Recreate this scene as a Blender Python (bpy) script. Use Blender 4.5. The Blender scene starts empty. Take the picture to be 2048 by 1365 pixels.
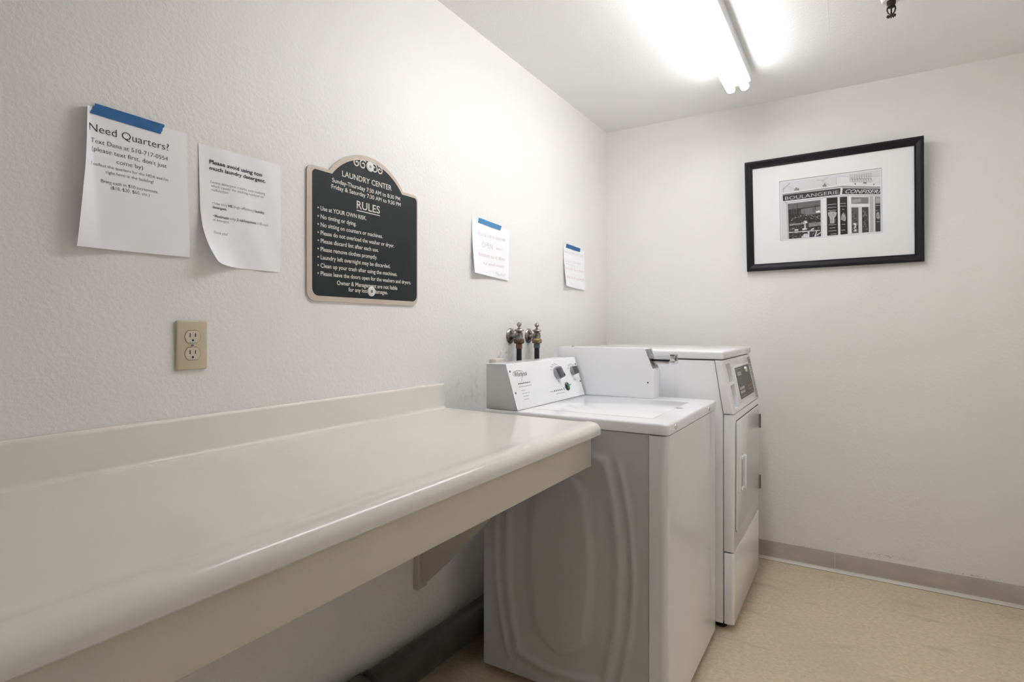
import bpy, bmesh, math, random
from mathutils import Vector, Matrix

# ------------------------------------------------------------------ camera
SC = bpy.context.scene
COL = SC.collection
BACK_Y = 3.279
CEIL_Z = 2.44
cam_data = bpy.data.cameras.new('camera')
cam = bpy.data.objects.new('camera', cam_data)
COL.objects.link(cam)
cam.location = (1.317, 0.0, 1.228)
cam.rotation_euler = (math.radians(90), 0, math.radians(31.40))
cam_data.sensor_width = 36.0
cam_data.lens = 19.81
cam_data.shift_y = -0.012
cam_data.clip_start = 0.02
SC.camera = cam

# ------------------------------------------------------------------ world, exposure
world = bpy.data.worlds.new('world')
SC.world = world
world.use_nodes = True
world.node_tree.nodes['Background'].inputs[0].default_value = (0.9, 0.93, 1.0, 1)
world.node_tree.nodes['Background'].inputs[1].default_value = 0.18
SC.view_settings.view_transform = 'Standard'
SC.view_settings.look = 'None'
SC.view_settings.gamma = 1.0
SC.view_settings.use_curve_mapping = False
SC.view_settings.exposure = 0.53
TUBE_STRENGTH = 17.0
SC.cycles.max_bounces = 12
SC.cycles.diffuse_bounces = 8
SC.cycles.sample_clamp_indirect = 6.0
SC.cycles.use_denoising = True

random.seed(7)

# ------------------------------------------------------------------ helpers
ORIGIN = {}

def smooth(me, ang=35):
    for p in me.polygons:
        p.use_smooth = True
    me.set_sharp_from_angle(angle=math.radians(ang))

def thing(name, label, cat, loc=(0, 0, 0), group=None):
    o = bpy.data.objects.new(name, None)
    o.empty_display_size = 0.05
    COL.objects.link(o)
    o.location = loc
    o['label'] = label
    o['category'] = cat
    if group:
        o['group'] = group
    ORIGIN[o] = Vector(loc)
    return o

def part(name, bm, mat, parent=None, ang=35, label=None, flat=False):
    """links a bmesh (in world coordinates) as ONE mesh object"""
    off = ORIGIN[parent] if parent is not None else Vector((0, 0, 0))
    me = bpy.data.meshes.new(name)
    bmesh.ops.translate(bm, verts=bm.verts, vec=-off)
    bm.to_mesh(me)
    bm.free()
    for m in (mat if isinstance(mat, (list, tuple)) else [mat]):
        me.materials.append(m)
    if not flat:
        smooth(me, ang)
    o = bpy.data.objects.new(name, me)
    COL.objects.link(o)
    if parent is not None:
        o.parent = parent
    ORIGIN[o] = off
    if label:
        o['label'] = label
    return o

def struct(name, bm, mat, parent=None, ang=35):
    o = part(name, bm, mat, parent, ang)
    o['kind'] = 'structure'
    return o

def merge(bm, tmp, mi=0):
    me = bpy.data.meshes.new('tmp')
    for f in tmp.faces:
        f.material_index = mi
    tmp.to_mesh(me)
    tmp.free()
    bm.from_mesh(me)
    bpy.data.meshes.remove(me)

def box(bm, x0, x1, y0, y1, z0, z1, bev=0.0, seg=2, mi=0, edges=None):
    t = bmesh.new()
    r = bmesh.ops.create_cube(t, size=1.0)
    for v in t.verts:
        v.co = Vector(((x0 + x1) / 2 + v.co.x * (x1 - x0), (y0 + y1) / 2 + v.co.y * (y1 - y0), (z0 + z1) / 2 + v.co.z * (z1 - z0)))
    if bev > 0:
        es = [e for e in t.edges if edges is None or edges(e)]
        bmesh.ops.bevel(t, geom=es, offset=bev, segments=seg, profile=0.5, affect='EDGES', clamp_overlap=True)
    bmesh.ops.recalc_face_normals(t, faces=t.faces)
    merge(bm, t, mi)
    return bm

def prism(bm, poly, axis, a0, a1, bev=0.0, seg=2, mi=0):
    """extrudes a 2D polygon along an axis: 'x' poly=(y,z), 'y' poly=(x,z), 'z' poly=(x,y)"""
    def P(p, a):
        return {'x': (a, p[0], p[1]), 'y': (p[0], a, p[1]), 'z': (p[0], p[1], a)}[axis]
    t = bmesh.new()
    A = [t.verts.new(P(p, a0)) for p in poly]
    B = [t.verts.new(P(p, a1)) for p in poly]
    n = len(poly)
    t.faces.new(A)
    t.faces.new(B[::-1])
    for i in range(n):
        t.faces.new((A[i], A[(i + 1) % n], B[(i + 1) % n], B[i]))
    bmesh.ops.recalc_face_normals(t, faces=t.faces)
    if bev > 0:
        bmesh.ops.bevel(t, geom=list(t.edges), offset=bev, segments=seg, profile=0.5, affect='EDGES', clamp_overlap=True)
    merge(bm, t, mi)
    return bm

def tube(bm, pts, r, seg=16, caps=True, mi=0):
    pts = [Vector(p) for p in pts]
    rings = []
    up = None
    t = bmesh.new()
    for i, p in enumerate(pts):
        d = (pts[min(i + 1, len(pts) - 1)] - pts[max(i - 1, 0)]).normalized()
        if up is None:
            up = Vector((0, 0, 1)) if abs(d.z) < 0.9 else Vector((1, 0, 0))
        s = d.cross(up).normalized()
        up = s.cross(d).normalized()
        rr = r[i] if isinstance(r, (list, tuple)) else r
        rings.append([t.verts.new(p + (s * math.cos(2 * math.pi * k / seg) + up * math.sin(2 * math.pi * k / seg)) * rr) for k in range(seg)])
    for a, b in zip(rings, rings[1:]):
        for k in range(seg):
            t.faces.new((a[k], a[(k + 1) % seg], b[(k + 1) % seg], b[k]))
    if caps:
        t.faces.new(rings[0][::-1])
        t.faces.new(rings[-1])
    bmesh.ops.recalc_face_normals(t, faces=t.faces)
    merge(bm, t, mi)
    return bm

def lathe(bm, prof, c, axis=(0, 0, 1), seg=28, mi=0):
    """prof: (radius, height along axis)"""
    c = Vector(c)
    d = Vector(axis).normalized()
    s = d.cross(Vector((0.31, 0.95, 0.02)) if abs(d.y) < 0.9 else Vector((1, 0, 0))).normalized()
    u = s.cross(d)
    t = bmesh.new()
    rings = []
    for r, h in prof:
        if r < 1e-6:
            rings.append([t.verts.new(c + d * h)])
        else:
            rings.append([t.verts.new(c + d * h + (s * math.cos(2 * math.pi * k / seg) + u * math.sin(2 * math.pi * k / seg)) * r) for k in range(seg)])
    for a, b in zip(rings, rings[1:]):
        for k in range(seg):
            k2 = (k + 1) % seg
            q = [a[k % len(a)], a[k2 % len(a)], b[k2 % len(b)], b[k % len(b)]]
            q2 = []
            for v in q:
                if v not in q2:
                    q2.append(v)
            if len(q2) > 2:
                t.faces.new(q2)
    for ring, rev in ((rings[0], True), (rings[-1], False)):
        if len(ring) > 2:
            t.faces.new(ring[::-1] if rev else ring)
    bmesh.ops.recalc_face_normals(t, faces=t.faces)
    merge(bm, t, mi)
    return bm

def sheet(bm, nu, nv, fn, mi=0):
    """open grid from fn(u, v)"""
    V = [[bm.verts.new(fn(i / nu, j / nv)) for i in range(nu + 1)] for j in range(nv + 1)]
    for j in range(nv):
        for i in range(nu):
            f = bm.faces.new((V[j][i], V[j][i + 1], V[j + 1][i + 1], V[j + 1][i]))
            f.material_index = mi
    return V

def slab(bm, nu, nv, fn, thick):
    """grid with thickness; fn(u, v, t): t 0 front, 1 rear"""
    A = sheet(bm, nu, nv, lambda u, v: fn(u, v, 0))
    B = sheet(bm, nu, nv, lambda u, v: fn(u, v, thick))
    for j in range(nv):
        for c in (0, nu):
            bm.faces.new((A[j][c], A[j + 1][c], B[j + 1][c], B[j][c]))
    for i in range(nu):
        for r in (0, nv):
            bm.faces.new((A[r][i], A[r][i + 1], B[r][i + 1], B[r][i]))
    for f in list(bm.faces):
        pass
    bmesh.ops.recalc_face_normals(bm, faces=bm.faces)

def ribbon(bm, pts, w, place, mi=0):
    """flat stroke of width w along 2D points, mapped by place(u, v)"""
    L = []
    for i, p in enumerate(pts):
        a = Vector(pts[max(i - 1, 0)])
        b = Vector(pts[min(i + 1, len(pts) - 1)])
        d = (b - a)
        d = d.normalized() if d.length > 0 else Vector((1, 0))
        n = Vector((-d.y, d.x)) * w / 2
        ww = Vector(p)
        L.append((bm.verts.new(place(*(ww + n))), bm.verts.new(place(*(ww - n)))))
    for (a, b), (c, d) in zip(L, L[1:]):
        f = bm.faces.new((a, b, d, c))
        f.material_index = mi

def disc(bm, c, ru, rv, place, seg=20, mi=0):
    vs = [bm.verts.new(place(c[0] + ru * math.cos(2 * math.pi * k / seg), c[1] + rv * math.sin(2 * math.pi * k / seg))) for k in range(seg)]
    f = bm.faces.new(vs)
    f.material_index = mi

def poly(bm, pts, place, mi=0):
    f = bm.faces.new([bm.verts.new(place(*p)) for p in pts])
    f.material_index = mi

# --- lettering: text outlines turned into flat mesh
_glyphs = {}

def glyphs(s, bold=0.0, shear=0.0):
    key = (s, bold, shear)
    if key not in _glyphs:
        c = bpy.data.curves.new('lettering', 'FONT')
        c.body = s
        c.size = 1.0
        c.offset = bold
        c.shear = shear
        c.resolution_u = 3
        o = bpy.data.objects.new('lettering', c)
        me = o.to_mesh()
        vs = [tuple(v.co) for v in me.vertices]
        fs = [tuple(p.vertices) for p in me.polygons]
        o.to_mesh_clear()
        bpy.data.objects.remove(o)
        bpy.data.curves.remove(c)
        xs = [v[0] for v in vs] or [0, 0]
        _glyphs[key] = (vs, fs, min(xs), max(xs))
    return _glyphs[key]

CAP = max(v[1] for v in glyphs('H')[0])

def write(bm, s, u0, u1, v, cap, place, bold=0.0, shear=0.0, mi=0, jitter=0.0):
    """one line of text from u0 to u1 on baseline v with the given cap height; runs split by |, * bold, / italic"""
    runs = s.split('|')
    x = 0.0
    R = []
    gap = 0.26
    for k, r in enumerate(runs):
        b, sh = bold, shear
        if r.startswith('*'):
            b, r = bold + 0.028, r[1:]
        elif r.startswith('/'):
            sh, r = 0.22, r[1:]
        lead = len(r) - len(r.lstrip())
        if k and (lead or runs[k - 1].endswith(' ')):
            x += gap
        vs, fs, a, e = glyphs(r.strip(), b, sh)
        R.append((vs, fs, x - a))
        x += e - a
    sx = (u1 - u0) / x
    sz = cap / CAP
    for vs, fs, dx in R:
        V = []
        for (px, py, _) in vs:
            uu = u0 + (px + dx) * sx
            vv = v + py * sz
            if jitter:
                vv += jitter * math.sin(uu * 310 + v * 90)
                uu += jitter * math.sin(uu * 170 + vv * 260)
            V.append(bm.verts.new(place(uu, vv)))
        for f in fs:
            try:
                g = bm.faces.new([V[i] for i in f])
                g.material_index = mi
            except ValueError:
                pass

# ------------------------------------------------------------------ materials
def mat(name, color, rough=0.5, metal=0.0, spec=0.5, bump=None, vary=None, coat=0.0, stretch=None):
    """bump=(scale, strength, distance); vary=(scale, amount)"""
    m = bpy.data.materials.new(name)
    m.use_nodes = True
    nt = m.node_tree
    b = nt.nodes['Principled BSDF']
    b.inputs['Base Color'].default_value = (*color, 1)
    b.inputs['Roughness'].default_value = rough
    b.inputs['Metallic'].default_value = metal
    b.inputs['Specular IOR Level'].default_value = spec
    b.inputs['Coat Weight'].default_value = coat
    tc = nt.nodes.new('ShaderNodeTexCoord')
    src = tc.outputs['Object']
    if stretch:
        mp = nt.nodes.new('ShaderNodeMapping')
        mp.inputs['Scale'].default_value = stretch
        nt.links.new(src, mp.inputs['Vector'])
        src = mp.outputs['Vector']
    if vary:
        n = nt.nodes.new('ShaderNodeTexNoise')
        n.inputs['Scale'].default_value = vary[0]
        n.inputs['Detail'].default_value = 4
        nt.links.new(src, n.inputs['Vector'])
        r = nt.nodes.new('ShaderNodeMapRange')
        r.inputs['From Min'].default_value = 0.3
        r.inputs['From Max'].default_value = 0.7
        r.inputs['To Min'].default_value = 1 - vary[1]
        r.inputs['To Max'].default_value = 1 + vary[1]
        nt.links.new(n.outputs['Fac'], r.inputs['Value'])
        mx = nt.nodes.new('ShaderNodeMix')
        mx.data_type = 'RGBA'
        mx.blend_type = 'MULTIPLY'
        mx.inputs['Factor'].default_value = 1.0
        mx.inputs[6].default_value = (*color, 1)
        cc = nt.nodes.new('ShaderNodeCombineColor')
        for k in range(3):
            nt.links.new(r.outputs['Result'], cc.inputs[k])
        nt.links.new(cc.outputs['Color'], mx.inputs[7])
        nt.links.new(mx.outputs[2], b.inputs['Base Color'])
        m['_col'] = 1
    if bump:
        n = nt.nodes.new('ShaderNodeTexNoise')
        n.inputs['Scale'].default_value = bump[0]
        n.inputs['Detail'].default_value = 2.5
        n.inputs['Roughness'].default_value = 0.55
        nt.links.new(tc.outputs['Object'], n.inputs['Vector'])
        bp = nt.nodes.new('ShaderNodeBump')
        bp.inputs['Strength'].default_value = bump[1]
        bp.inputs['Distance'].default_value = bump[2]
        nt.links.new(n.outputs['Fac'], bp.inputs['Height'])
        nt.links.new(bp.outputs['Normal'], b.inputs['Normal'])
    return m

def smudge(m, spots, color):
    """dirt marks with a shape of their own: spots = (centre, radii, noise scale, amount)"""
    nt = m.node_tree
    b = nt.nodes['Principled BSDF']
    geo = nt.nodes.new('ShaderNodeNewGeometry')
    link = b.inputs['Base Color'].links
    cur = link[0].from_socket if link else None
    base = tuple(b.inputs['Base Color'].default_value)
    for c, rad, sc, amt in spots:
        mp = nt.nodes.new('ShaderNodeMapping')
        mp.vector_type = 'TEXTURE'
        mp.inputs['Location'].default_value = c
        mp.inputs['Scale'].default_value = rad
        nt.links.new(geo.outputs['Position'], mp.inputs['Vector'])
        ln = nt.nodes.new('ShaderNodeVectorMath')
        ln.operation = 'LENGTH'
        nt.links.new(mp.outputs['Vector'], ln.inputs[0])
        fall = nt.nodes.new('ShaderNodeMapRange')
        fall.interpolation_type = 'SMOOTHSTEP'
        fall.inputs['From Min'].default_value = 1.0
        fall.inputs['From Max'].default_value = 0.1
        nt.links.new(ln.outputs['Value'], fall.inputs['Value'])
        no = nt.nodes.new('ShaderNodeTexNoise')
        no.inputs['Scale'].default_value = sc
        no.inputs['Detail'].default_value = 5
        nt.links.new(geo.outputs['Position'], no.inputs['Vector'])
        st = nt.nodes.new('ShaderNodeMapRange')
        st.inputs['From Min'].default_value = 0.5
        st.inputs['From Max'].default_value = 0.72
        nt.links.new(no.outputs['Fac'], st.inputs['Value'])
        mu = nt.nodes.new('ShaderNodeMath')
        mu.operation = 'MULTIPLY'
        nt.links.new(fall.outputs['Result'], mu.inputs[0])
        nt.links.new(st.outputs['Result'], mu.inputs[1])
        m2 = nt.nodes.new('ShaderNodeMath')
        m2.operation = 'MULTIPLY'
        m2.inputs[1].default_value = amt
        nt.links.new(mu.outputs[0], m2.inputs[0])
        mx = nt.nodes.new('ShaderNodeMix')
        mx.data_type = 'RGBA'
        nt.links.new(m2.outputs[0], mx.inputs['Factor'])
        if cur is None:
            mx.inputs[6].default_value = base
        else:
            nt.links.new(cur, mx.inputs[6])
        mx.inputs[7].default_value = (*color, 1)
        cur = mx.outputs[2]
    nt.links.new(cur, b.inputs['Base Color'])

def emit(name, color, strength):
    m = bpy.data.materials.new(name)
    m.use_nodes = True
    nt = m.node_tree
    b = nt.nodes['Principled BSDF']
    b.inputs['Base Color'].default_value = (*color, 1)
    b.inputs['Emission Color'].default_value = (*color, 1)
    b.inputs['Emission Strength'].default_value = strength
    return m

M = {}
M['wall'] = mat('wall_paint', (0.84, 0.825, 0.80), 0.46, spec=0.27, bump=(85, 0.62, 0.0024), vary=(2.0, 0.012))
M['wall_back'] = mat('wall_paint_back', (0.84, 0.825, 0.80), 0.45, spec=0.3, bump=(85, 0.4, 0.002), vary=(2.0, 0.012))
M['ceiling'] = mat('ceiling_paint', (0.895, 0.89, 0.88), 0.6, spec=0.3, bump=(140, 0.5, 0.0025))
M['floor'] = mat('vinyl_floor', (0.66, 0.55, 0.405), 0.5, spec=0.3, vary=(60, 0.10), bump=(150, 0.06, 0.001))
M['base'] = mat('baseboard_vinyl', (0.45, 0.405, 0.36), 0.45, spec=0.4, vary=(9, 0.08), stretch=(1, 1, 3))
M['base_toe'] = mat('baseboard_toe', (0.68, 0.65, 0.60), 0.4)
M['seam'] = mat('dark_seam', (0.03, 0.028, 0.026), 0.7)
M['laminate'] = mat('almond_laminate', (0.79, 0.755, 0.705), 0.20, spec=0.5, vary=(5, 0.015))
M['apron'] = mat('apron_paint', (0.73, 0.675, 0.585), 0.5, spec=0.35, vary=(6, 0.02))
M['bracket'] = mat('bracket_paint', (0.60, 0.56, 0.51), 0.5)
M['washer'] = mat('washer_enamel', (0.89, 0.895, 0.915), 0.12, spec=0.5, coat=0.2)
M['washer_shaded'] = mat('washer_enamel_shaded', (0.58, 0.585, 0.60), 0.30, spec=0.5)  # same white enamel, darkened to put the side's shade into the colour
M['dryer'] = mat('dryer_enamel', (0.89, 0.893, 0.91), 0.16, spec=0.5, coat=0.15)
M['chrome'] = mat('chrome', (0.72, 0.73, 0.75), 0.16, 1.0)
M['old_chrome'] = mat('tarnished_chrome', (0.30, 0.285, 0.275), 0.30, 1.0, vary=(70, 0.6))
M['brass_brown'] = mat('corroded_brass', (0.13, 0.08, 0.05), 0.5, 0.5, vary=(90, 0.35))
M['brass'] = mat('yellow_brass', (0.28, 0.225, 0.11), 0.45, 0.7, vary=(90, 0.3))
M['copper'] = mat('red_ferrule', (0.21, 0.085, 0.05), 0.5, 0.3)
M['teal'] = mat('blue_ferrule', (0.09, 0.13, 0.145), 0.5, 0.2)
M['rubber'] = mat('black_rubber', (0.012, 0.012, 0.016), 0.5)
M['pipe'] = mat('black_drain_pipe', (0.05, 0.047, 0.042), 0.45, vary=(14, 0.3))
M['pipe_band'] = mat('pipe_band', (0.03, 0.03, 0.034), 0.4)
M['paper'] = mat('paper', (0.93, 0.93, 0.95), 0.75, spec=0.2, bump=(18, 0.15, 0.002))
M['ink'] = mat('black_ink', (0.03, 0.03, 0.032), 0.8, spec=0.1)
M['ink_grey'] = mat('grey_ink', (0.17, 0.17, 0.18), 0.8, spec=0.1)
M['ink_pink'] = mat('faded_red_ink', (0.72, 0.60, 0.63), 0.8, spec=0.1)
M['ink_faint'] = mat('faded_grey_ink', (0.70, 0.67, 0.70), 0.8, spec=0.1)
M['tape'] = mat('blue_tape', (0.030, 0.135, 0.33), 0.65, spec=0.25, bump=(250, 0.2, 0.0006), vary=(40, 0.1))
M['tape_light'] = mat('light_blue_tape', (0.07, 0.235, 0.46), 0.65, spec=0.25, vary=(40, 0.1))
M['sign_edge'] = mat('sign_beige', (0.56, 0.47, 0.39), 0.45)
M['sign_face'] = mat('sign_dark_green', (0.010, 0.017, 0.017), 0.55, spec=0.3)
M['sign_text'] = mat('sign_lettering', (0.66, 0.61, 0.54), 0.6)
M['button'] = mat('white_button', (0.72, 0.71, 0.69), 0.4)
M['outlet'] = mat('almond_plastic', (0.56, 0.48, 0.345), 0.38, spec=0.4)
M['wall_box'] = mat('beige_box', (0.74, 0.69, 0.61), 0.5)
M['outlet_face'] = mat('ivory_plastic', (0.60, 0.53, 0.42), 0.38)
M['slot'] = mat('dark_slot', (0.012, 0.011, 0.010), 0.7)
M['frame'] = mat('black_frame', (0.010, 0.009, 0.011), 0.42, spec=0.3, bump=(60, 0.05, 0.001))
M['mat_board'] = mat('white_mat_board', (0.90, 0.90, 0.905), 0.8)
M['mat_bevel'] = mat('mat_bevel', (0.50, 0.50, 0.50), 0.8)
M['tube'] = emit('fluorescent_tube', (0.98, 0.988, 1.0), TUBE_STRENGTH)
M['tube_end'] = mat('tube_end_cap', (0.75, 0.75, 0.74), 0.4)
M['fixture'] = mat('white_fixture', (0.78, 0.78, 0.775), 0.4)
M['dark_metal'] = mat('dark_metal', (0.05, 0.045, 0.04), 0.35, 0.8)
M['white_metal'] = mat('white_cup', (0.78, 0.77, 0.75), 0.45)
M['knob'] = mat('grey_knob', (0.14, 0.14, 0.16), 0.42)
M['knob_side'] = mat('light_grey_knob', (0.30, 0.30, 0.335), 0.42)
M['green'] = mat('green_button', (0.02, 0.17, 0.055), 0.25, coat=0.4)
M['black_ring'] = mat('black_ring', (0.012, 0.02, 0.016), 0.35)
M['print_grey'] = mat('panel_print', (0.10, 0.10, 0.11), 0.6)
M['print_light'] = mat('panel_fine_print', (0.42, 0.42, 0.45), 0.6)
M['display_panel'] = mat('dark_control_panel', (0.065, 0.06, 0.058), 0.4)
M['lcd'] = mat('lcd', (0.30, 0.31, 0.24), 0.3)
M['orange'] = mat('orange_logo', (0.55, 0.13, 0.05), 0.5)
M['key'] = mat('key_button', (0.50, 0.50, 0.49), 0.5)
M['label'] = mat('instruction_label', (0.47, 0.46, 0.47), 0.5)
M['steel'] = mat('brushed_steel', (0.25, 0.24, 0.23), 0.4, 0.9)

def grey(v):
    k = 'photo_grey_%d' % round(v * 1000)
    if k not in M:
        M[k] = mat(k, (v, v, v * 1.03), 0.55, spec=0.25)
    return M[k]

# dirt around the water valves and scuffs low on the back wall
smudge(M['wall'], [((0, 2.10, 1.10), (0.2, 0.17, 0.055), 42, 0.55), ((0, 2.17, 1.26), (0.2, 0.12, 0.03), 60, 0.22),
                   ((0, 1.86, 0.99), (0.2, 0.22, 0.12), 30, 0.22), ((0, 2.35, 1.12), (0.2, 0.12, 0.05), 50, 0.25),
                   ((0, 1.18, 0.62), (0.2, 0.2, 0.1), 55, 0.3)], (0.16, 0.15, 0.14))
smudge(M['wall_back'], [((1.44, BACK_Y, 0.125), (0.16, 0.2, 0.012), 160, 0.8), ((1.08, BACK_Y, 0.103), (0.10, 0.2, 0.008), 160, 0.7),
                        ((1.24, BACK_Y, 0.17), (0.018, 0.2, 0.008), 90, 0.7), ((1.78, BACK_Y, 0.106), (0.16, 0.2, 0.008), 160, 0.8)], (0.10, 0.09, 0.08))
smudge(M['laminate'], [((0.12, 0.80, 0.935), (0.10, 0.22, 0.2), 26, 0.10), ((0.66, 0.24, 0.905), (0.1, 0.03, 0.012), 70, 0.5)], (0.42, 0.36, 0.29))

# mottled, finely streaked vinyl
def floor_detail(m):
    nt = m.node_tree
    b = nt.nodes['Principled BSDF']
    cur = b.inputs['Base Color'].links[0].from_socket
    geo = nt.nodes.new('ShaderNodeNewGeometry')
    for scale, st, lo, hi, col, amt in ((4.5, (1, 3.2, 1), 0.58, 0.72, (0.36, 0.29, 0.20), 0.42), (70, (1.0, 1.6, 1), 0.50, 0.70, (0.46, 0.37, 0.255), 0.55),
                                        (260, (1, 1, 1), 0.55, 0.75, (0.62, 0.51, 0.37), 0.55), (2.1, (1, 1, 1), 0.45, 0.7, (0.52, 0.44, 0.33), 0.45)):
        mp = nt.nodes.new('ShaderNodeMapping')
        mp.inputs['Scale'].default_value = st
        mp.inputs['Rotation'].default_value = (0, 0, 0.3)
        nt.links.new(geo.outputs['Position'], mp.inputs['Vector'])
        n = nt.nodes.new('ShaderNodeTexNoise')
        n.inputs['Scale'].default_value = scale
        n.inputs['Detail'].default_value = 6
        nt.links.new(mp.outputs['Vector'], n.inputs['Vector'])
        r = nt.nodes.new('ShaderNodeMapRange')
        r.inputs['From Min'].default_value = lo
        r.inputs['From Max'].default_value = hi
        r.inputs['To Max'].default_value = amt
        nt.links.new(n.outputs['Fac'], r.inputs['Value'])
        mx = nt.nodes.new('ShaderNodeMix')
        mx.data_type = 'RGBA'
        nt.links.new(r.outputs['Result'], mx.inputs['Factor'])
        nt.links.new(cur, mx.inputs[6])
        mx.inputs[7].default_value = (*col, 1)
        cur = mx.outputs[2]
    nt.links.new(cur, b.inputs['Base Color'])
floor_detail(M['floor'])

# ------------------------------------------------------------------ room shell
RX, FY = 2.04, -1.15     # right wall, wall behind the camera
T = 0.10
bm = bmesh.new(); box(bm, -T, RX + T, FY - T, BACK_Y + T, -T, 0); struct('floor', bm, M['floor'])
bm = bmesh.new(); box(bm, -T, RX + T, FY - T, BACK_Y + T, CEIL_Z, CEIL_Z + T)
tube(bm, [(1.236 - 0.0015 * k, 1.0 + 0.2 * k, CEIL_Z + 0.0113 + 0.00012 * max(0, k - 4)) for k in range(11)], 0.012, 64)     # drywall joint
struct('ceiling', bm, M['ceiling'])
bm = bmesh.new(); box(bm, -T, 0, FY - T, BACK_Y + T, 0, CEIL_Z); struct('wall_left', bm, M['wall'])
bm = bmesh.new(); box(bm, 0, RX, BACK_Y, BACK_Y + T, 0, CEIL_Z); struct('wall_back', bm, M['wall_back'])
# right wall; unseen opening behind the camera, added to let in weak fill light
DW0, DW1, DWH = -0.85, 0.15, 2.08
bm = bmesh.new()
box(bm, RX, RX + T, FY - T, DW0, 0, CEIL_Z); box(bm, RX, RX + T, DW1, BACK_Y + T, 0, CEIL_Z); box(bm, RX, RX + T, DW0, DW1, DWH, CEIL_Z)
struct('wall_right', bm, M['wall_back'])
bm = bmesh.new(); box(bm, 0, RX, FY - T, FY, 0, CEIL_Z); struct('wall_front', bm, M['wall_back'])

def cove(bm, p0, p1, n, h=0.098, t=0.004):
    """rubber cove base: flat strip with a flared toe, profile swept from p0 to p1, n = direction into the room"""
    prof = [(0, 0), (0.016, 0), (0.0165, 0.0018), (0.009, 0.0075), (t + 0.0015, 0.016), (t, 0.024), (t, h - 0.003), (t - 0.002, h), (0, h)]
    p0, p1, n = Vector(p0), Vector(p1), Vector(n)
    A = [bm.verts.new(p0 + n * a + Vector((0, 0, b))) for a, b in prof]
    B = [bm.verts.new(p1 + n * a + Vector((0, 0, b))) for a, b in prof]
    k = len(prof)
    for i in range(k):
        f = bm.faces.new((A[i], A[(i + 1) % k], B[(i + 1) % k], B[i]))
        if i in (2, 3):
            f.material_index = 1
        elif i == 1:
            f.material_index = 2
    bm.faces.new(A); bm.faces.new(B[::-1])
    bmesh.ops.recalc_face_normals(bm, faces=bm.faces)

bm = bmesh.new(); cove(bm, (0.02, BACK_Y, 0), (1.226, BACK_Y, 0), (0, -1, 0)); cove(bm, (1.2275, BACK_Y, 0), (RX, BACK_Y, 0), (0, -1, 0))
struct('baseboard_back', bm, [M['base'], M['base_toe'], M['seam']])
bm = bmesh.new(); cove(bm, (0, FY, 0), (0, BACK_Y, 0), (1, 0, 0)); struct('baseboard_left', bm, [M['base'], M['base_toe'], M['seam']])
bm = bmesh.new(); cove(bm, (RX, FY, 0), (RX, DW0 - 0.06, 0), (-1, 0, 0)); cove(bm, (RX, DW1 + 0.06, 0), (RX, BACK_Y - 0.02, 0), (-1, 0, 0)); struct('baseboard_right', bm, [M['base'], M['base_toe'], M['seam']])

# ------------------------------------------------------------------ fluorescent light
LX, LY0, LY1 = 0.842, 1.18, 2.835
lt = thing('fluorescent_light', 'bare two-tube fluorescent strip light on the ceiling', 'ceiling light', (LX, (LY0 + LY1) / 2, CEIL_Z))
bm = bmesh.new()
prism(bm, [(LX - 0.058, CEIL_Z), (LX - 0.058, 2.386), (LX - 0.054, 2.382), (LX + 0.054, 2.382), (LX + 0.058, 2.386), (LX + 0.058, CEIL_Z)], 'y', LY0, LY1 - 0.01)
part('fixture_channel', bm, M['fixture'], lt)
for s in (-1, 1):
    x = LX + s * 0.031
    bm = bmesh.new()
    tube(bm, [(x, LY0 + 0.02, 2.361), (x, LY1 - 0.022, 2.361)], 0.019, 28)
    tb = part('lamp_tube', bm, M['tube'], lt, label='glowing white tube')
    for (ya, yb) in ((LY1 - 0.022, LY1), (LY0 + 0.02, LY0)):
        bm = bmesh.new()
        dy = yb - ya
        lathe(bm, [(0.0191, 0), (0.0191, 0.4 * abs(dy)), (0.0175, 0.75 * abs(dy)), (0.012, 0.95 * abs(dy)), (0, abs(dy))], (x, ya, 2.361), (0, 1 if dy > 0 else -1, 0))
        part('tube_cap', bm, M['tube_end'], tb)
for y in (LY1 - 0.055, LY0 + 0.040):
    bm = bmesh.new()
    box(bm, LX - 0.011, LX + 0.011, y, y + 0.014, 2.362, 2.384, 0.003)
    part('lamp_holder', bm, M['fixture'], lt)

# ------------------------------------------------------------------ sprinkler
SX, SY = 1.425, 2.43
sp = thing('fire_sprinkler', 'small pendent fire sprinkler head hanging from the ceiling', 'sprinkler', (SX, SY, CEIL_Z))
bm = bmesh.new()
lathe(bm, [(0.045, 0.0), (0.045, 0.004), (0.033, 0.010), (0.031, 0.034), (0.026, 0.038), (0.014, 0.038)], (SX, SY, CEIL_Z), (0, 0, -1))
part('escutcheon', bm, M['white_metal'], sp, label='white cup')
bm = bmesh.new()
lathe(bm, [(0.014, 0.036), (0.014, 0.050), (0.012, 0.052), (0.012, 0.060), (0.006, 0.062)], (SX, SY, CEIL_Z), (0, 0, -1), 16)
for s in (-1, 1):
    tube(bm, [(SX + s * 0.011, SY, 2.382), (SX + s * 0.0125, SY, 2.372), (SX + s * 0.010, SY, 2.362), (SX + s * 0.003, SY, 2.353)], 0.0025, 8)
tube(bm, [(SX, SY, 2.380), (SX, SY, 2.355)], 0.0028, 10)
part('sprinkler_body', bm, M['dark_metal'], sp)
bm = bmesh.new()
lathe(bm, [(0.005, 0.084), (0.006, 0.090), (0.004, 0.093)], (SX, SY, CEIL_Z), (0, 0, -1), 12)
for k in range(12):
    a = 2 * math.pi * k / 12
    c, s = math.cos(a), math.sin(a)
    tube(bm, [(SX + 0.004 * c, SY + 0.004 * s, 2.350), (SX + 0.0145 * c, SY + 0.0145 * s, 2.3485)], 0.0021, 6)
part('deflector', bm, M['dark_metal'], sp)

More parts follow.
